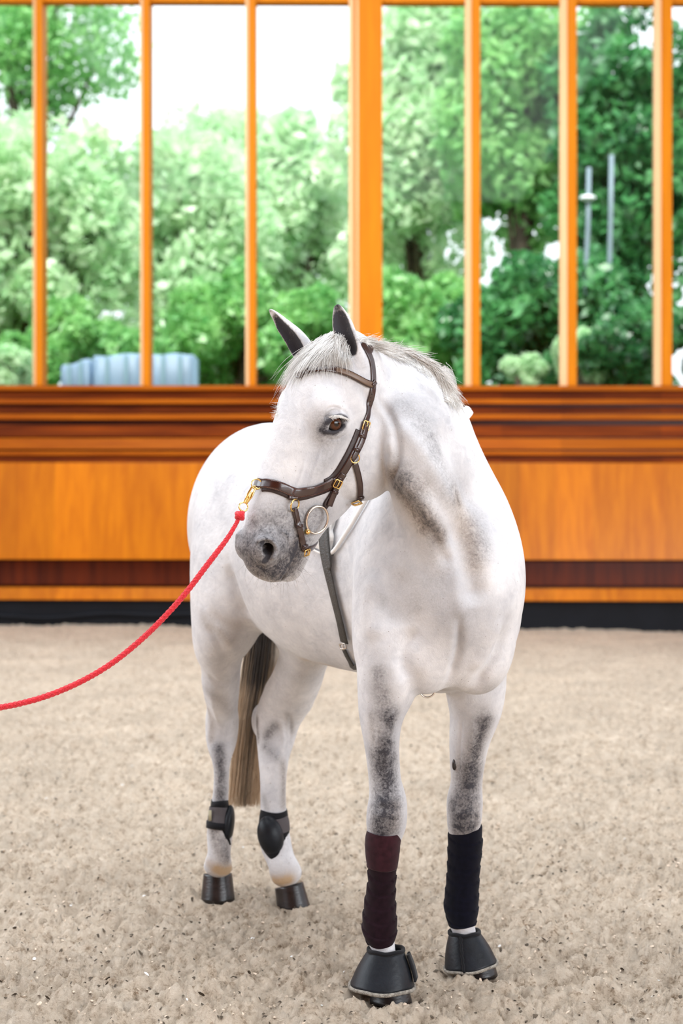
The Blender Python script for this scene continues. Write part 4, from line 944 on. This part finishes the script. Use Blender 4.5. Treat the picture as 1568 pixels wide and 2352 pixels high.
def ribbon(b, Pn, N, w, th=.003, lift=.0015, side=0.0, w1=None, round_end=False):
    """leather strap: a thin rounded box section swept over the skin"""
    m = len(Pn); V = []; prof = [(-.5, 0), (-.5, .55), (-.44, .95), (-.25, 1.05), (0, 1.1), (.25, 1.05), (.44, .95), (.5, .55), (.5, 0), (0, -.1)]; k = len(prof)
    for i in range(m):
        d = nrm(Pn[min(i + 1, m - 1)] - Pn[max(i - 1, 0)]); n = nrm(N[i] - d * N[i].dot(d)); s = np.cross(d, n); ww = w if w1 is None else w + (w1 - w) * i / (m - 1)
        if round_end and i >= m - 3: ww *= (1.0, .85, .45)[i - (m - 3)]
        for a, c in prof: V.append(Pn[i] + s * (a * ww + side) + n * (lift + c * th))
    F = []
    for i in range(m - 1):
        for j in range(k): F.append((i * k + j, i * k + (j + 1) % k, (i + 1) * k + (j + 1) % k, (i + 1) * k + j))
    F += [tuple(range(k))[::-1], tuple(range((m - 1) * k, m * k))]
    b.add(V, F); return b
def strap(name, parent, px, w, th=.003, lift=.0015, mat=None, y0=3.6, extra0=(), extra1=(), side=0, w1=None, m=6, round_end=False):
    Pn, N = path(px, y0, m, extra0, extra1); b = MB(); ribbon(b, Pn, N, w, th, lift, side, w1, round_end); return b.build(name, mat or M_lea, parent)
def local(p): q = np.asarray(p) - HO; return q.dot(HF) / HS / WS, q.dot(HL) / HS / WS, q.dot(HA) / HS
def mirror(p): f, l, u = local(p); return Hd(f, -l, u)
def frame_at(px, py, ang, y0=3.6):
    p, n = pick(px, py, y0); a = math.radians(ang); q = P(px + 10 * math.cos(a), py + 10 * math.sin(a), p[1]) - p; d = nrm(q - n * q.dot(n)); return p, n, d, np.cross(n, d)
def buckle(parent, px, py, ang, L=.024, W=.022, mat=None, lift=.007, y0=3.6, r=.0020):
    """rectangular frame with a tongue, lying flat on the strap; ang = strap direction in the photo"""
    p, n, d, s = frame_at(px, py, ang, y0); c = p + n * lift; q = [c + d * a * L / 2 + s * b_ * W / 2 for a, b_ in ((-.8, -1), (-1, -.8), (-1, .8), (-.8, 1), (.8, 1), (1, .8), (1, -.8), (.8, -1))]
    b = MB(); b.tube(q, r, 8, True); b.tube([c - d * L * .45 + n * .001, c + n * .003, c + d * L * .55 + n * .001], r * .8, 6); return b.build('buckle', mat or M_brass, parent)
def keeper(parent, px, py, ang, w, ln=.009, lift=.0045, y0=3.6, mat=None):
    p, n, d, s = frame_at(px, py, ang, y0); b = MB(); prof = [(-.5, -.004), (-.52, .6), (-.45, 1), (0, 1.1), (.45, 1), (.52, .6), (.5, -.004)]; V = []
    for a in (-.5, .5):
        for u, v in prof: V.append(p + d * a * ln + s * u * w * 1.12 + n * (lift * v + .0012))
        for u, v in prof[::-1]: V.append(p + d * a * ln + s * u * w * .95 + n * (lift * v * .6))
    k = 14; F = [(j, (j + 1) % k, k + (j + 1) % k, k + j) for j in range(k)] + [tuple(range(k))[::-1], tuple(range(k, 2 * k))]
    b.add(V, F); return b.build('keeper', mat or M_lea, parent)
bridle = empty('bridle', tuple(Hd(0, 0, 0))); tag(bridle, 'dark brown leather bridle with brass buckles on the horse head', 'bridle')
CH = [(829, 786), (842, 806), (852, 828), (856, 857), (856, 887), (851, 915), (845, 940), (837, 972)]
over = [Hd(-.055, -.05, .01), Hd(-.06, 0, -.02), Hd(-.05, .04, .0)]
right_ = [mirror(pick(x, y)[0]) for x, y in CH[::-1]][:-1]
strap('headpiece', bridle, CH, .0195, extra0=right_ + over)
# browband
bb_px = [(857, 886), (838, 879), (817, 868), (794, 857), (770, 850), (742, 848), (718, 851), (698, 856), (686, 863)]
strap('browband', bridle, bb_px, .019, .004, .0035, extra1=[mirror(pick(x, y)[0]) for x, y in bb_px[:3]][::-1])
b = MB(); Pn, N = path(bb_px[:5], m=8)
ribbon(b, Pn, N, .013, .0015, .0078); b.build('browband_padding', simple('bronze_padding', (.13, .075, .045), .35), bridle)
keeper(bridle, 854, 882, 35, .018, .012, .009)
# cheek: wide padded strap down to the noseband
CK = [(837, 968), (832, 990), (823, 1015), (812, 1040), (799, 1064), (784, 1088), (768, 1104), (752, 1112)]
strap('cheek_padding', bridle, [(x - 8, y - 2) for x, y in CK[1:]], .025, .003, .001, M_lea2)
strap('cheekpiece', bridle, CK, .022, .004, .0035)
strap('cheek_billet', bridle, [(838, 975), (833, 997), (826, 1018), (816, 1038), (806, 1056)], .016, .003, .0075, round_end=True)
strap('far_cheekpiece', bridle, [], .018, .004, .003, extra0=[mirror(pick(x, y)[0]) for x, y in CK])
buckle(bridle, 837, 977, 105); keeper(bridle, 829, 1002, 112, .019, .010, .011); keeper(bridle, 816, 1033, 118, .019, .010, .011)
# noseband
NB = [(603, 1112), (612, 1111), (631, 1114), (650, 1121), (668, 1129), (684, 1132), (706, 1128), (730, 1121), (750, 1113), (764, 1104)]
nb_far = [mirror(pick(x, y)[0]) for x, y in ((660, 1128), (700, 1130), (740, 1118))]
strap('noseband_padding', bridle, [(x + 0, y + 5) for x, y in NB], .031, .004, .001, M_lea2)
strap('noseband', bridle, NB, .0265, .0045, .0045, extra0=nb_far[::-1])
st = MB()
for sd in (-.0105, .0105):
    Pn, N = path(NB[1:], m=6)
    for i in range(0, len(Pn) - 1):
        d = nrm(Pn[i + 1] - Pn[i]); n = nrm(N[i] - d * N[i].dot(d)); s = np.cross(d, n); c0 = Pn[i] + s * sd + n * .0096; L = np.linalg.norm(Pn[i + 1] - Pn[i]); k = max(1, int(L / .003))
        for j in range(k): st.tube([c0 + d * L * (j / k), c0 + d * L * ((j + .6) / k)], .00035, 4)
p, n, d, s = frame_at(671, 1130, 5)
for a, c in ((1, 1), (1, -1)):
    for j in range(7): 
        q0 = -1 + j * 2 / 7; q1 = q0 + .18; st.tube([p + n * .0098 + d * .008 * q0 + s * .0095 * q0 * c, p + n * .0098 + d * .008 * q1 + s * .0095 * q1 * c], .0004, 4)
st.build('stitching', M_stitch, bridle)
# bit hanger strap
strap('bit_strap', bridle, [(787, 1086), (779, 1098), (771, 1112), (764, 1128), (757, 1144), (751, 1160)], .018, .004, .0085, w1=.020)
strap('bit_strap_loop', bridle, [(764, 1126), (754, 1142), (744, 1158), (749, 1164)], .012, .004, .003, M_lea2)
buckle(bridle, 770, 1108, 115, .022, .022, lift=.014); keeper(bridle, 764, 1128, 115, .016, .009, .014); keeper(bridle, 778, 1096, 115, .014, .006, .013)
# jaw strap
strap('jaw_strap', bridle, [(813, 1062), (820, 1085), (825, 1110), (826, 1132), (823, 1150), (814, 1160)], .0165, .0035, .003, extra1=[Hd(-.17, .0, .375), Hd(-.15, -.04, .36), Hd(-.10, -.075, .30)])
b = MB(); p, n, d, s = frame_at(813, 1052, 80); b.ring(p + n * .006, n, .013, .0019, 24, 8); b.build('jaw_ring', M_brass, bridle)
strap('jaw_strap_end', bridle, [(806, 1148), (812, 1157), (824, 1152)], .020, .004, .005); buckle(bridle, 818, 1147, 125, .024, .022, lift=.012); keeper(bridle, 827, 1140, 92, .016, .007, .008)
# flash ring and strap
p, n, d, s = frame_at(670, 1158, 90); b = MB(); b.ring(p + n * .010, n, .0185, .0024, 28, 8, ry=.0165, xdir=np.cross(d, n)); b.build('nose_ring', M_brass, bridle)
b = MB(); Pn, N = path([(660, 1142), (671, 1144), (682, 1143)], m=5); ribbon(b, Pn, N, .012, .006, .004); b.build('ring_loop', M_lea, bridle)
FL_ = [(674, 1166), (679, 1185), (684, 1206), (689, 1226), (694, 1245), (699, 1262)]
strap('lower_strap', bridle, FL_, .0175, .0035, .003, extra1=[Hd(-.09, 0, .50), Hd(-.04, -.05, .48), mirror(pick(684, 1206)[0])])
strap('lower_strap_billet', bridle, [(674, 1166), (677, 1182), (680, 1198), (683, 1212)][::-1], .012, .003, .0065, w1=.006)
keeper(bridle, 685, 1208, 78, .017, .008, .011); keeper(bridle, 696, 1253, 75, .017, .008, .010); buckle(bridle, 700, 1267, 75, .018, .021, lift=.008)
M_hole = simple('hole_dark', (.004, .002, .002), .9)
for x, y in ((691, 1222), (694, 1233), (852, 905), (850, 913), (848, 922), (845, 931), (827, 1125), (828, 1145)):
    p, n, d, s = frame_at(x, y, 90); b = MB(); b.sphere(p + n * .0052, (.0012, .0012, .0012), 8, 6); b.build('punch_hole', M_hole, bridle)
# bit
p, n = pick(728, 1194); n = nrm(n * .8 + np.array([.15, -.6, 0])); b = MB(); xd = P(740, 1182, 4) - P(728, 1194, 4)
pr = P(728, 1194, p[1] - .016); b.ring(pr, n, .0370, .0034, 48, 10, ry=.0330, xdir=P(736, 1165, 4) - P(720, 1220, 4)); bit = b.build('bit_ring', M_steel2, bridle)
b = MB(); c = P(706, 1221, min(pick(706, 1221)[0][1], pick(712, 1215)[0][1]) - .008); b.sphere(c, (.0085, .0085, .0085), 16, 12); b.tube([c, c + HL * -.03 + HF * -.004], .006, 10); b.build('mouthpiece', M_brass, bit)
# ---- lead rope with snap
lead = empty('lead_rope', tuple(P(560, 1163, 4.0))); tag(lead, 'red braided lead rope with a brass snap clipped to the noseband', 'rope')
p0, n0 = pick(604, 1112); Yc = p0[1] - .006
b = MB(); b.ring(P(589, 1112, Yc), (.25, -1, .1), .0135, .0019, 28, 8); b.build('noseband_ring', M_brass, bridle)
b = MB(); A = P(583, 1121, Yc - .004); B_ = P(563, 1156, Yc - .008); sd = nrm(np.cross(B_ - A, (0, 1, 0)))
b.tube([A + sd * .004, A - (B_ - A) * .12, A - sd * .006, A * .5 + B_ * .5 - sd * .006, B_ - sd * .003, B_ + sd * .003, A * .5 + B_ * .5 + sd * .006], .0028, 8, True)
b.tube([A * .75 + B_ * .25 + sd * .001, B_], .0032, 8); b.tube([A + sd * -.003, A + np.array([.014, 0, -.002])], .0024, 8); b.build('snap_hook', M_brass, lead)
b = MB(); b.ring(P(559, 1164, Yc - .008), (.3, -1, .1), .0118, .0022, 26, 8); b.build('snap_ring', M_brass, lead)
b = MB(); kc = P(552, 1184, Yc - .008)
for i in range(5):
    a = i * 1.25; nn = nrm((math.cos(a), -.4, math.sin(a))); b.ring(kc + np.array([.0025 * math.cos(a * 2), 0, .003 * math.sin(a)]), nn, .0085, .0055, 18, 8)
b.sphere(kc, .010, 14, 10); b.tube([P(559, 1174, Yc - .008), kc], .006, 8); b.build('knot', M_red, lead)
rp = [(549, 1190), (537, 1212), (521, 1238), (500, 1266), (470, 1305), (436, 1350), (398, 1395), (350, 1445), (300, 1490), (250, 1528), (200, 1558), (150, 1582), (100, 1601), (50, 1615), (0, 1625), (-60, 1632), (-140, 1634), (-240, 1628)]
dp = np.linspace(Yc - .008, 3.92, len(rp)); L = catmull(np.array([P(x, y, d) for (x, y), d in zip(rp, dp)]), 8)
# three-strand twist
b = MB(); acc = 0; Ls = [0]
for i in range(1, len(L)): Ls.append(Ls[-1] + np.linalg.norm(L[i] - L[i - 1]))
Ls = np.array(Ls); q = np.arange(0, Ls[-1], .004); Lc = np.stack([np.interp(q, Ls, L[:, i]) for i in range(3)], 1)
taper = np.clip(.62 + q / .12 * .38, .6, 1)
b.tube(list(Lc), list(.0072 * taper), 12); b.build('rope', M_red, lead)
b = MB()
for k in range(8):
    pts = []
    for i in range(0, len(Lc) - 1):
        d = nrm(Lc[i + 1] - Lc[i]); u = nrm(np.cross(d, (0, 1, 0))); v = np.cross(d, u); a = (1 if k % 2 else -1) * q[i] * 130 + (k // 2) * math.pi / 2; pts.append(Lc[i] + (u * math.cos(a) + v * math.sin(a)) * .0070 * taper[i])
    b.tube(pts, .0012, 4)
b.build('braid', M_red, lead)
# ---- girth and saddle pad
girth = empty('girth', tuple(P(770, 1350, 4.9))); tag(girth, 'worn grey black leather girth strap around the horse barrel', 'girth')
Y0g = 4.45
axp = np.array([(.262, 4.66), (.19, 4.84), (.08, 4.99), (-.04, 5.12), (-.15, 5.27)])
def on_back(sx, ang, lift):
    i = min(int(sx), 3); f = sx - i; c = axp[i] * (1 - f) + axp[i + 1] * f; d = nrm(np.append(axp[min(i + 1, 4)] - axp[i], 0)); side = np.array([-d[1], d[0], 0]); side = side if side[0] < 0 else -side
    o = np.array([c[0], c[1], 1.22]); a = math.radians(ang); v = side * math.sin(a) + np.array([0, 0, math.cos(a)])
    h = BVH.ray_cast(Vector(tuple(o)), Vector(tuple(v))); r = h[3] if h[0] is not None else .33; return o + v * (r + lift)
def gpath(pts, **k): return path(pts, y0=Y0g, **k)
GT = [(746, 1200), (746, 1222), (750, 1262), (757, 1300), (768, 1345), (779, 1390), (789, 1430), (797, 1470)]
strap('strap', girth, GT, .036, .004, .012, M_girth, y0=Y0g, w1=.032, extra0=[on_back(1.05, q, 0) for q in (-80, -55, -30, 0, 25, 45)])
strap('billet', girth, [(758, 1205), (760, 1240), (765, 1280), (768, 1308)], .020, .005, .016, M_girth, y0=Y0g, round_end=True)
strap('lower_strap', girth, [(793, 1488), (799, 1502), (808, 1518), (818, 1530), (826, 1538)], .017, .004, .006, M_girth, y0=Y0g, extra1=[np.array([.10, 4.86, .86]), np.array([.25, 4.78, .85])])
b = MB(); p, n = pick(793, 1479, Y0g); c = p + n * .012; d = nrm(P(800, 1500, p[1]) - P(793, 1479, p[1])); s = np.cross(n, d)
b.tube([c + d * a * .008 + s * e * .016 for a, e in ((-1, -1), (-1, 1), (1, 1), (1, -1))], .0028, 8, True); b.tube([c - s * 0 - d * .01, c + d * .012], .002, 6); b.build('buckle', simple('dull_nickel', (.62, .56, .50), .3, 1.0), girth)
yr = pick(981, 1570)[0][1] + .05; b = MB(); b.ring(P(981, 1584, yr), (.1, -1, .05), .0215, .0026, 36, 8); b.tube([P(979, 1572, yr), P(979, 1592, yr)], .0018, 6)
b.build('girth_ring', simple('bright_nickel', (.75, .72, .68), .2, 1.0), girth)['label'] = 'steel ring hanging between the front legs'
# pad: draped over the back behind the withers
pad = empty('saddle_pad', (.1, 4.95, 1.5)); tag(pad, 'white saddle pad on the horse back, mostly hidden behind its head', 'saddle pad')
n1_, n2_ = 26, 40; V = []
for i in range(n1_):
    for j in range(n2_):
        v = j / (n2_ - 1); s0 = .55 + .45 * abs(v - .5) * 2 ; sx = s0 + (3.0 - s0) * i / (n1_ - 1); V.append(on_back(sx, -62 + 150 * v - 8 * math.sin(i / n1_ * 3) * (v > .9), .009))
V2 = [tuple(x) for x in V]; I = np.arange(n1_ * n2_).reshape(n1_, n2_); Fq = np.stack([I[:-1, :-1], I[1:, :-1], I[1:, 1:], I[:-1, 1:]], -1).reshape(-1, 4)
po = mesh_obj('pad', V, Fq, M_whitepad); sm_ = po.modifiers.new('solid', 'SOLIDIFY'); sm_.thickness = .008; sm_.offset = 0; adopt(po, pad)
b = MB(); pp = path([(868, 1118), (848, 1150), (835, 1172), (815, 1205), (795, 1235), (778, 1260), (764, 1273)], y0=Y0g, m=6); b.tube([a + n * .010 for a, n in zip(*pp)], .0065, 8); b.build('piping', M_whitepad, pad)
b = MB(); pl = path([(764, 1272), (745, 1272), (722, 1262), (700, 1245), (670, 1225)], y0=Y0g, m=6); b.tube([a + n * .006 for a, n in zip(*pl)], .004, 8); b.build('piping', M_whitepad, pad)
b = MB(); A = P(1046, 966, 4.82); B_ = P(1076, 945, 4.84); d = nrm(B_ - A); s = nrm(np.cross(d, (0, 1, 0))); dd = np.cross(d, s)
V = []
for a, k, q in ((A - d * .03, .016, .012), (A, .017, .013), (A * .3 + B_ * .7, .019, .014), (B_ + s * .002, .017, .013), (B_ + d * .006, .012, .010)):
    for e, g_ in ((-1, -.7), (-.8, -1), (.8, -1), (1, -.7), (1, .7), (.8, 1), (-.8, 1), (-1, .7)): V.append(a + s * e * k + dd * g_ * q)
b.add(V, [(i * 8 + j, i * 8 + (j + 1) % 8, i * 8 + 8 + (j + 1) % 8, i * 8 + 8 + j) for i in range(4) for j in range(8)] + [tuple(range(8))[::-1], tuple(range(32, 40))])
b.build('withers_strap', M_whitepad, pad, True)
# ---- leg wear
def wrap_mesh(rows, mat, name, parent, step=.0022, pitch=.034, n=64, skew=.9, thick=1.0, seed=0):
    """bandage: rows of (py, left px, right px, depth, fore-aft radius m)"""
    r = np.random.default_rng(seed); A = catmull(np.array(rows, float), 12); V = []
    for py, xl, xr, Y, rd in A:
        w_ = (xr - xl) / 2 / FPX * Y; c = P((xl + xr) / 2, py, Y)
        for j in range(n):
            t = j * 2 * math.pi / n; z = c[2] + skew * .018 * math.cos(t + 1.2); ph = (z / pitch) % 1.0; k = 1 + (step * (ph ** .7) - step * .6) / w_ + .006 * math.sin(3 * t + z * 40 + seed)
            V.append((c[0] + math.cos(t) * w_ * k, c[1] + math.sin(t) * rd * k, c[2] + .003 * math.sin(2 * t + seed)))
    m = len(A); Fc = [(i * n + j, (i + 1) * n + j, (i + 1) * n + (j + 1) % n, i * n + (j + 1) % n) for i in range(m - 1) for j in range(n)]
    # turned-in rims
    for base, s_ in ((0, 1), ((m - 1) * n, -1)):
        k0 = len(V); ctr = np.mean(np.array(V[base:base + n]), 0)
        for j in range(n): V.append(tuple(ctr + (np.array(V[base + j]) - ctr) * .86 + np.array([0, 0, -.002 * s_])))
        for j in range(n): Fc.append((base + j, base + (j + 1) % n, k0 + (j + 1) % n, k0 + j) if s_ > 0 else (base + j, k0 + j, k0 + (j + 1) % n, base + (j + 1) % n))
    o = mesh_obj(name, V, Fc, mat); 
    if parent is not None: adopt(o, parent)
    return o
M_burg = simple('burgundy_fleece', (.030, .008, .012), .95, spec=.1, bump=.25, bscale=1100, var=.3, vscale=60, sheen=.12)
M_plum = simple('dark_plum_fleece', (.012, .004, .007), .95, spec=.1, bump=.25, bscale=1100, var=.3, vscale=60, sheen=.08)
M_navy = simple('navy_black_fleece', (.003, .003, .008), .95, spec=.1, bump=.25, bscale=1100, var=.3, vscale=60, sheen=.08)
wr = empty('leg_bandage', tuple(P(878, 2040, 4.38))); tag(wr, 'dark burgundy fleece bandage on the nearest front leg, above the wider bell boot', 'bandage', 'leg bandages')
wrap_mesh([(1910, 842, 924, 4.392, .050), (1930, 838, 921, 4.393, .050), (1965, 839, 917, 4.395, .048), (1993, 842, 913, 4.397, .046)], M_burg, 'top_turn', wr, .001, .06, seed=1)
wrap_mesh([(1985, 844, 912, 4.397, .043), (2026, 844, 909, 4.398, .043), (2058, 839, 908, 4.398, .044), (2094, 834, 910, 4.396, .047), (2130, 831, 912, 4.392, .049), (2152, 835, 909, 4.385, .047), (2168, 843, 905, 4.38, .043)], M_plum, 'lower_turns', wr, .0055, .038, seed=2)
wr = empty('leg_bandage', tuple(P(1064, 2000, 4.62))); tag(wr, 'navy black fleece bandage on the right hand front leg beside the sandy ground', 'bandage', 'leg bandages')
wrap_mesh([(1889, 1031, 1105, 4.622, .048), (1915, 1029, 1107, 4.625, .050), (1944, 1028, 1108, 4.627, .049), (1998, 1026, 1102, 4.63, .047), (2037, 1023, 1100, 4.63, .047), (2083, 1019, 1099, 4.627, .050), (2108, 1025, 1096, 4.62, .048), (2124, 1029, 1092, 4.617, .045)], M_navy, 'turns', wr, .0040, .040, seed=3)
def bell(parent, top, bot, cuts=None, n=72, th=.006):
    """top/bot: (centre px, py, depth, half width px, fore-aft radius, tilt px)"""
    rings = []
    for k in np.linspace(0, 1, 12):
        q = [a * (1 - k) + b_ * k for a, b_ in zip(top, bot)]; q[3] += 3.5 * math.sin(k * math.pi); rings.append((P(q[0], q[1], q[2]), q[3] / FPX * q[2], q[4], q[5] / FPX * q[2]))
    V = []
    for off in (0, -th):
        for c, rx, ry, tl in rings:
            for j in range(n):
                t = j * 2 * math.pi / n; V.append((c[0] + math.cos(t) * (rx + off), c[1] + math.sin(t) * (ry + off), c[2] - math.cos(t) * tl + (.0015 * math.sin(5 * t))))
    m = len(rings); N_ = m * n; Fc = []
    for i in range(m - 1):
        for j in range(n):
            a, b_ = i * n + j, i * n + (j + 1) % n; Fc.append((a, a + n, b_ + n, b_)); Fc.append((N_ + a, N_ + b_, N_ + b_ + n, N_ + a + n))
    for j in range(n):
        k = (j + 1) % n; Fc.append((j, k, N_ + k, N_ + j)); a = (m - 1) * n; Fc.append((a + j, N_ + a + j, N_ + a + k, a + k))
    o = mesh_obj('shell', V, Fc, M_shell); adopt(o, parent); return V[:n], V[(m - 1) * n:m * n], V, n, m
bo = empty('bell_boot', tuple(P(880, 2240, 4.37))); tag(bo, 'black flared bell boot on the nearest front hoof, under the burgundy bandage', 'boot', 'bell boots')
tp, bt, V, n, m = bell(bo, (886, 2181, 4.37, 40, .046, 0), (877, 2262, 4.365, 74, .088, 1))
b = MB(); b.tube(tp, .006, 8, True); b.build('top_binding', M_black, bo); b = MB(); b.tube([np.array(p) + np.array([0, 0, -.002]) for p in bt], .0055, 8, True); b.build('rim', M_fluff, bo)
b = MB(); fl = []
for i in range(12):
    q = np.array(V[i * n + 68]); q2 = np.array(V[i * n + 2]); fl.append((q + (.006, -.002, 0), q2 + np.array((.010, .0, 0))))
Vf = [p for a in fl[1:10] for p in (a[0], a[0] + np.array((.006, 0, 0)), a[1] + np.array((.006, 0, 0)), a[1])]
b.add(Vf, [(i * 4 + j, i * 4 + (j + 1) % 4, i * 4 + 4 + (j + 1) % 4, i * 4 + 4 + j) for i in range(8) for j in range(4)] + [(0, 1, 2, 3), (32, 35, 34, 33)]); b.build('closure_flap', M_black, bo)
bo = empty('bell_boot', tuple(P(1078, 2190, 4.62))); tag(bo, 'black bell boot with front seam on the right hand front hoof below the navy bandage', 'boot', 'bell boots')
tp, bt, V, n, m = bell(bo, (1066, 2141, 4.61, 34, .042, -1), (1081, 2216, 4.60, 60, .076, -8.5))
b = MB(); b.tube(tp, .006, 8, True); b.build('top_binding', M_black, bo); b = MB(); b.tube([np.array(p) + np.array([0, 0, -.001]) for p in bt], .0045, 8, True); b.build('rim', M_fluff, bo)
b = MB(); seam = [np.array(V[i * n + 50]) + np.array([0, -.002, 0]) for i in range(m)]; b.tube([s_ + np.array([.0022 * (i % 2), 0, 0]) for i, s_ in enumerate(seam)], .0042, 6); b.build('front_seam', M_black, bo)
# fetlock boots on the hind legs
fb = empty('fetlock_boot', tuple(P(505, 1880, 5.49))); tag(fb, 'black and grey fetlock boot with a beige tag on the leftmost hind leg', 'boot', 'fetlock boots')
wrap_mesh([(1836, 485, 524, 5.485, .044), (1853, 483, 526, 5.485, .046)], M_black, 'top_binding', fb, .0005, .06, 40, 0, seed=4)
wrap_mesh([(1851, 481, 527, 5.485, .046), (1870, 478, 530, 5.485, .048), (1888, 476, 532, 5.48, .050)], M_greyband, 'grey_strap', fb, .0005, .06, 40, 0, seed=5)
wrap_mesh([(1884, 474, 531, 5.48, .052), (1900, 473, 532, 5.475, .053)], M_black, 'lower_binding', fb, .0005, .06, 40, 0, seed=6)
b = MB(); b.sphere(P(523, 1897, 5.475), (15 / FPX * 5.49, .045, 48 / FPX * 5.49), 28, 18, ax=((1, 0, .0), (0, 1, 0), (.12, 0, 1))); b.build('shell', M_shell, fb)
b = MB(); b.tube([P(512, 1898, 5.44), P(520, 1918, 5.44), P(528, 1940, 5.45)], [.010, .008, .004], 8); b.build('front_edge', M_black, fb)
b = MB(); b.box((P(479, 1860, 5.452)[0], 5.440, P(479, 1884, 5.452)[2]), (P(486, 1860, 5.452)[0], 5.446, P(479, 1860, 5.452)[2])); b.build('tag', simple('beige_tag', (.42, .38, .26), .7), fb)
fb = empty('fetlock_boot', tuple(P(628, 1910, 5.42))); tag(fb, 'black fetlock boot with a large glossy shell on the hind leg right of the tail', 'boot', 'fetlock boots')
wrap_mesh([(1860, 598, 659, 5.43, .046), (1880, 595, 662, 5.425, .050), (1912, 593, 665, 5.42, .053), (1935, 596, 664, 5.41, .052), (1955, 604, 662, 5.40, .048), (1968, 612, 650, 5.395, .04)], M_black, 'neoprene_lining', fb, .0005, .08, 44, 0, seed=7)
wrap_mesh([(1874, 600, 660.5, 5.425, .0525), (1890, 600, 664.5, 5.422, .054), (1908, 600, 666, 5.42, .0555)], M_greyband, 'grey_strap', fb, .0005, .08, 44, 0, seed=8)
b = MB(); b.sphere(P(621, 1920, 5.375), (30 / FPX * 5.4, .040, 46 / FPX * 5.4), 36, 24, ax=((1, 0, 0), (0, 1, 0), (-.14, 0, 1))); b.build('shell', M_shell, fb)
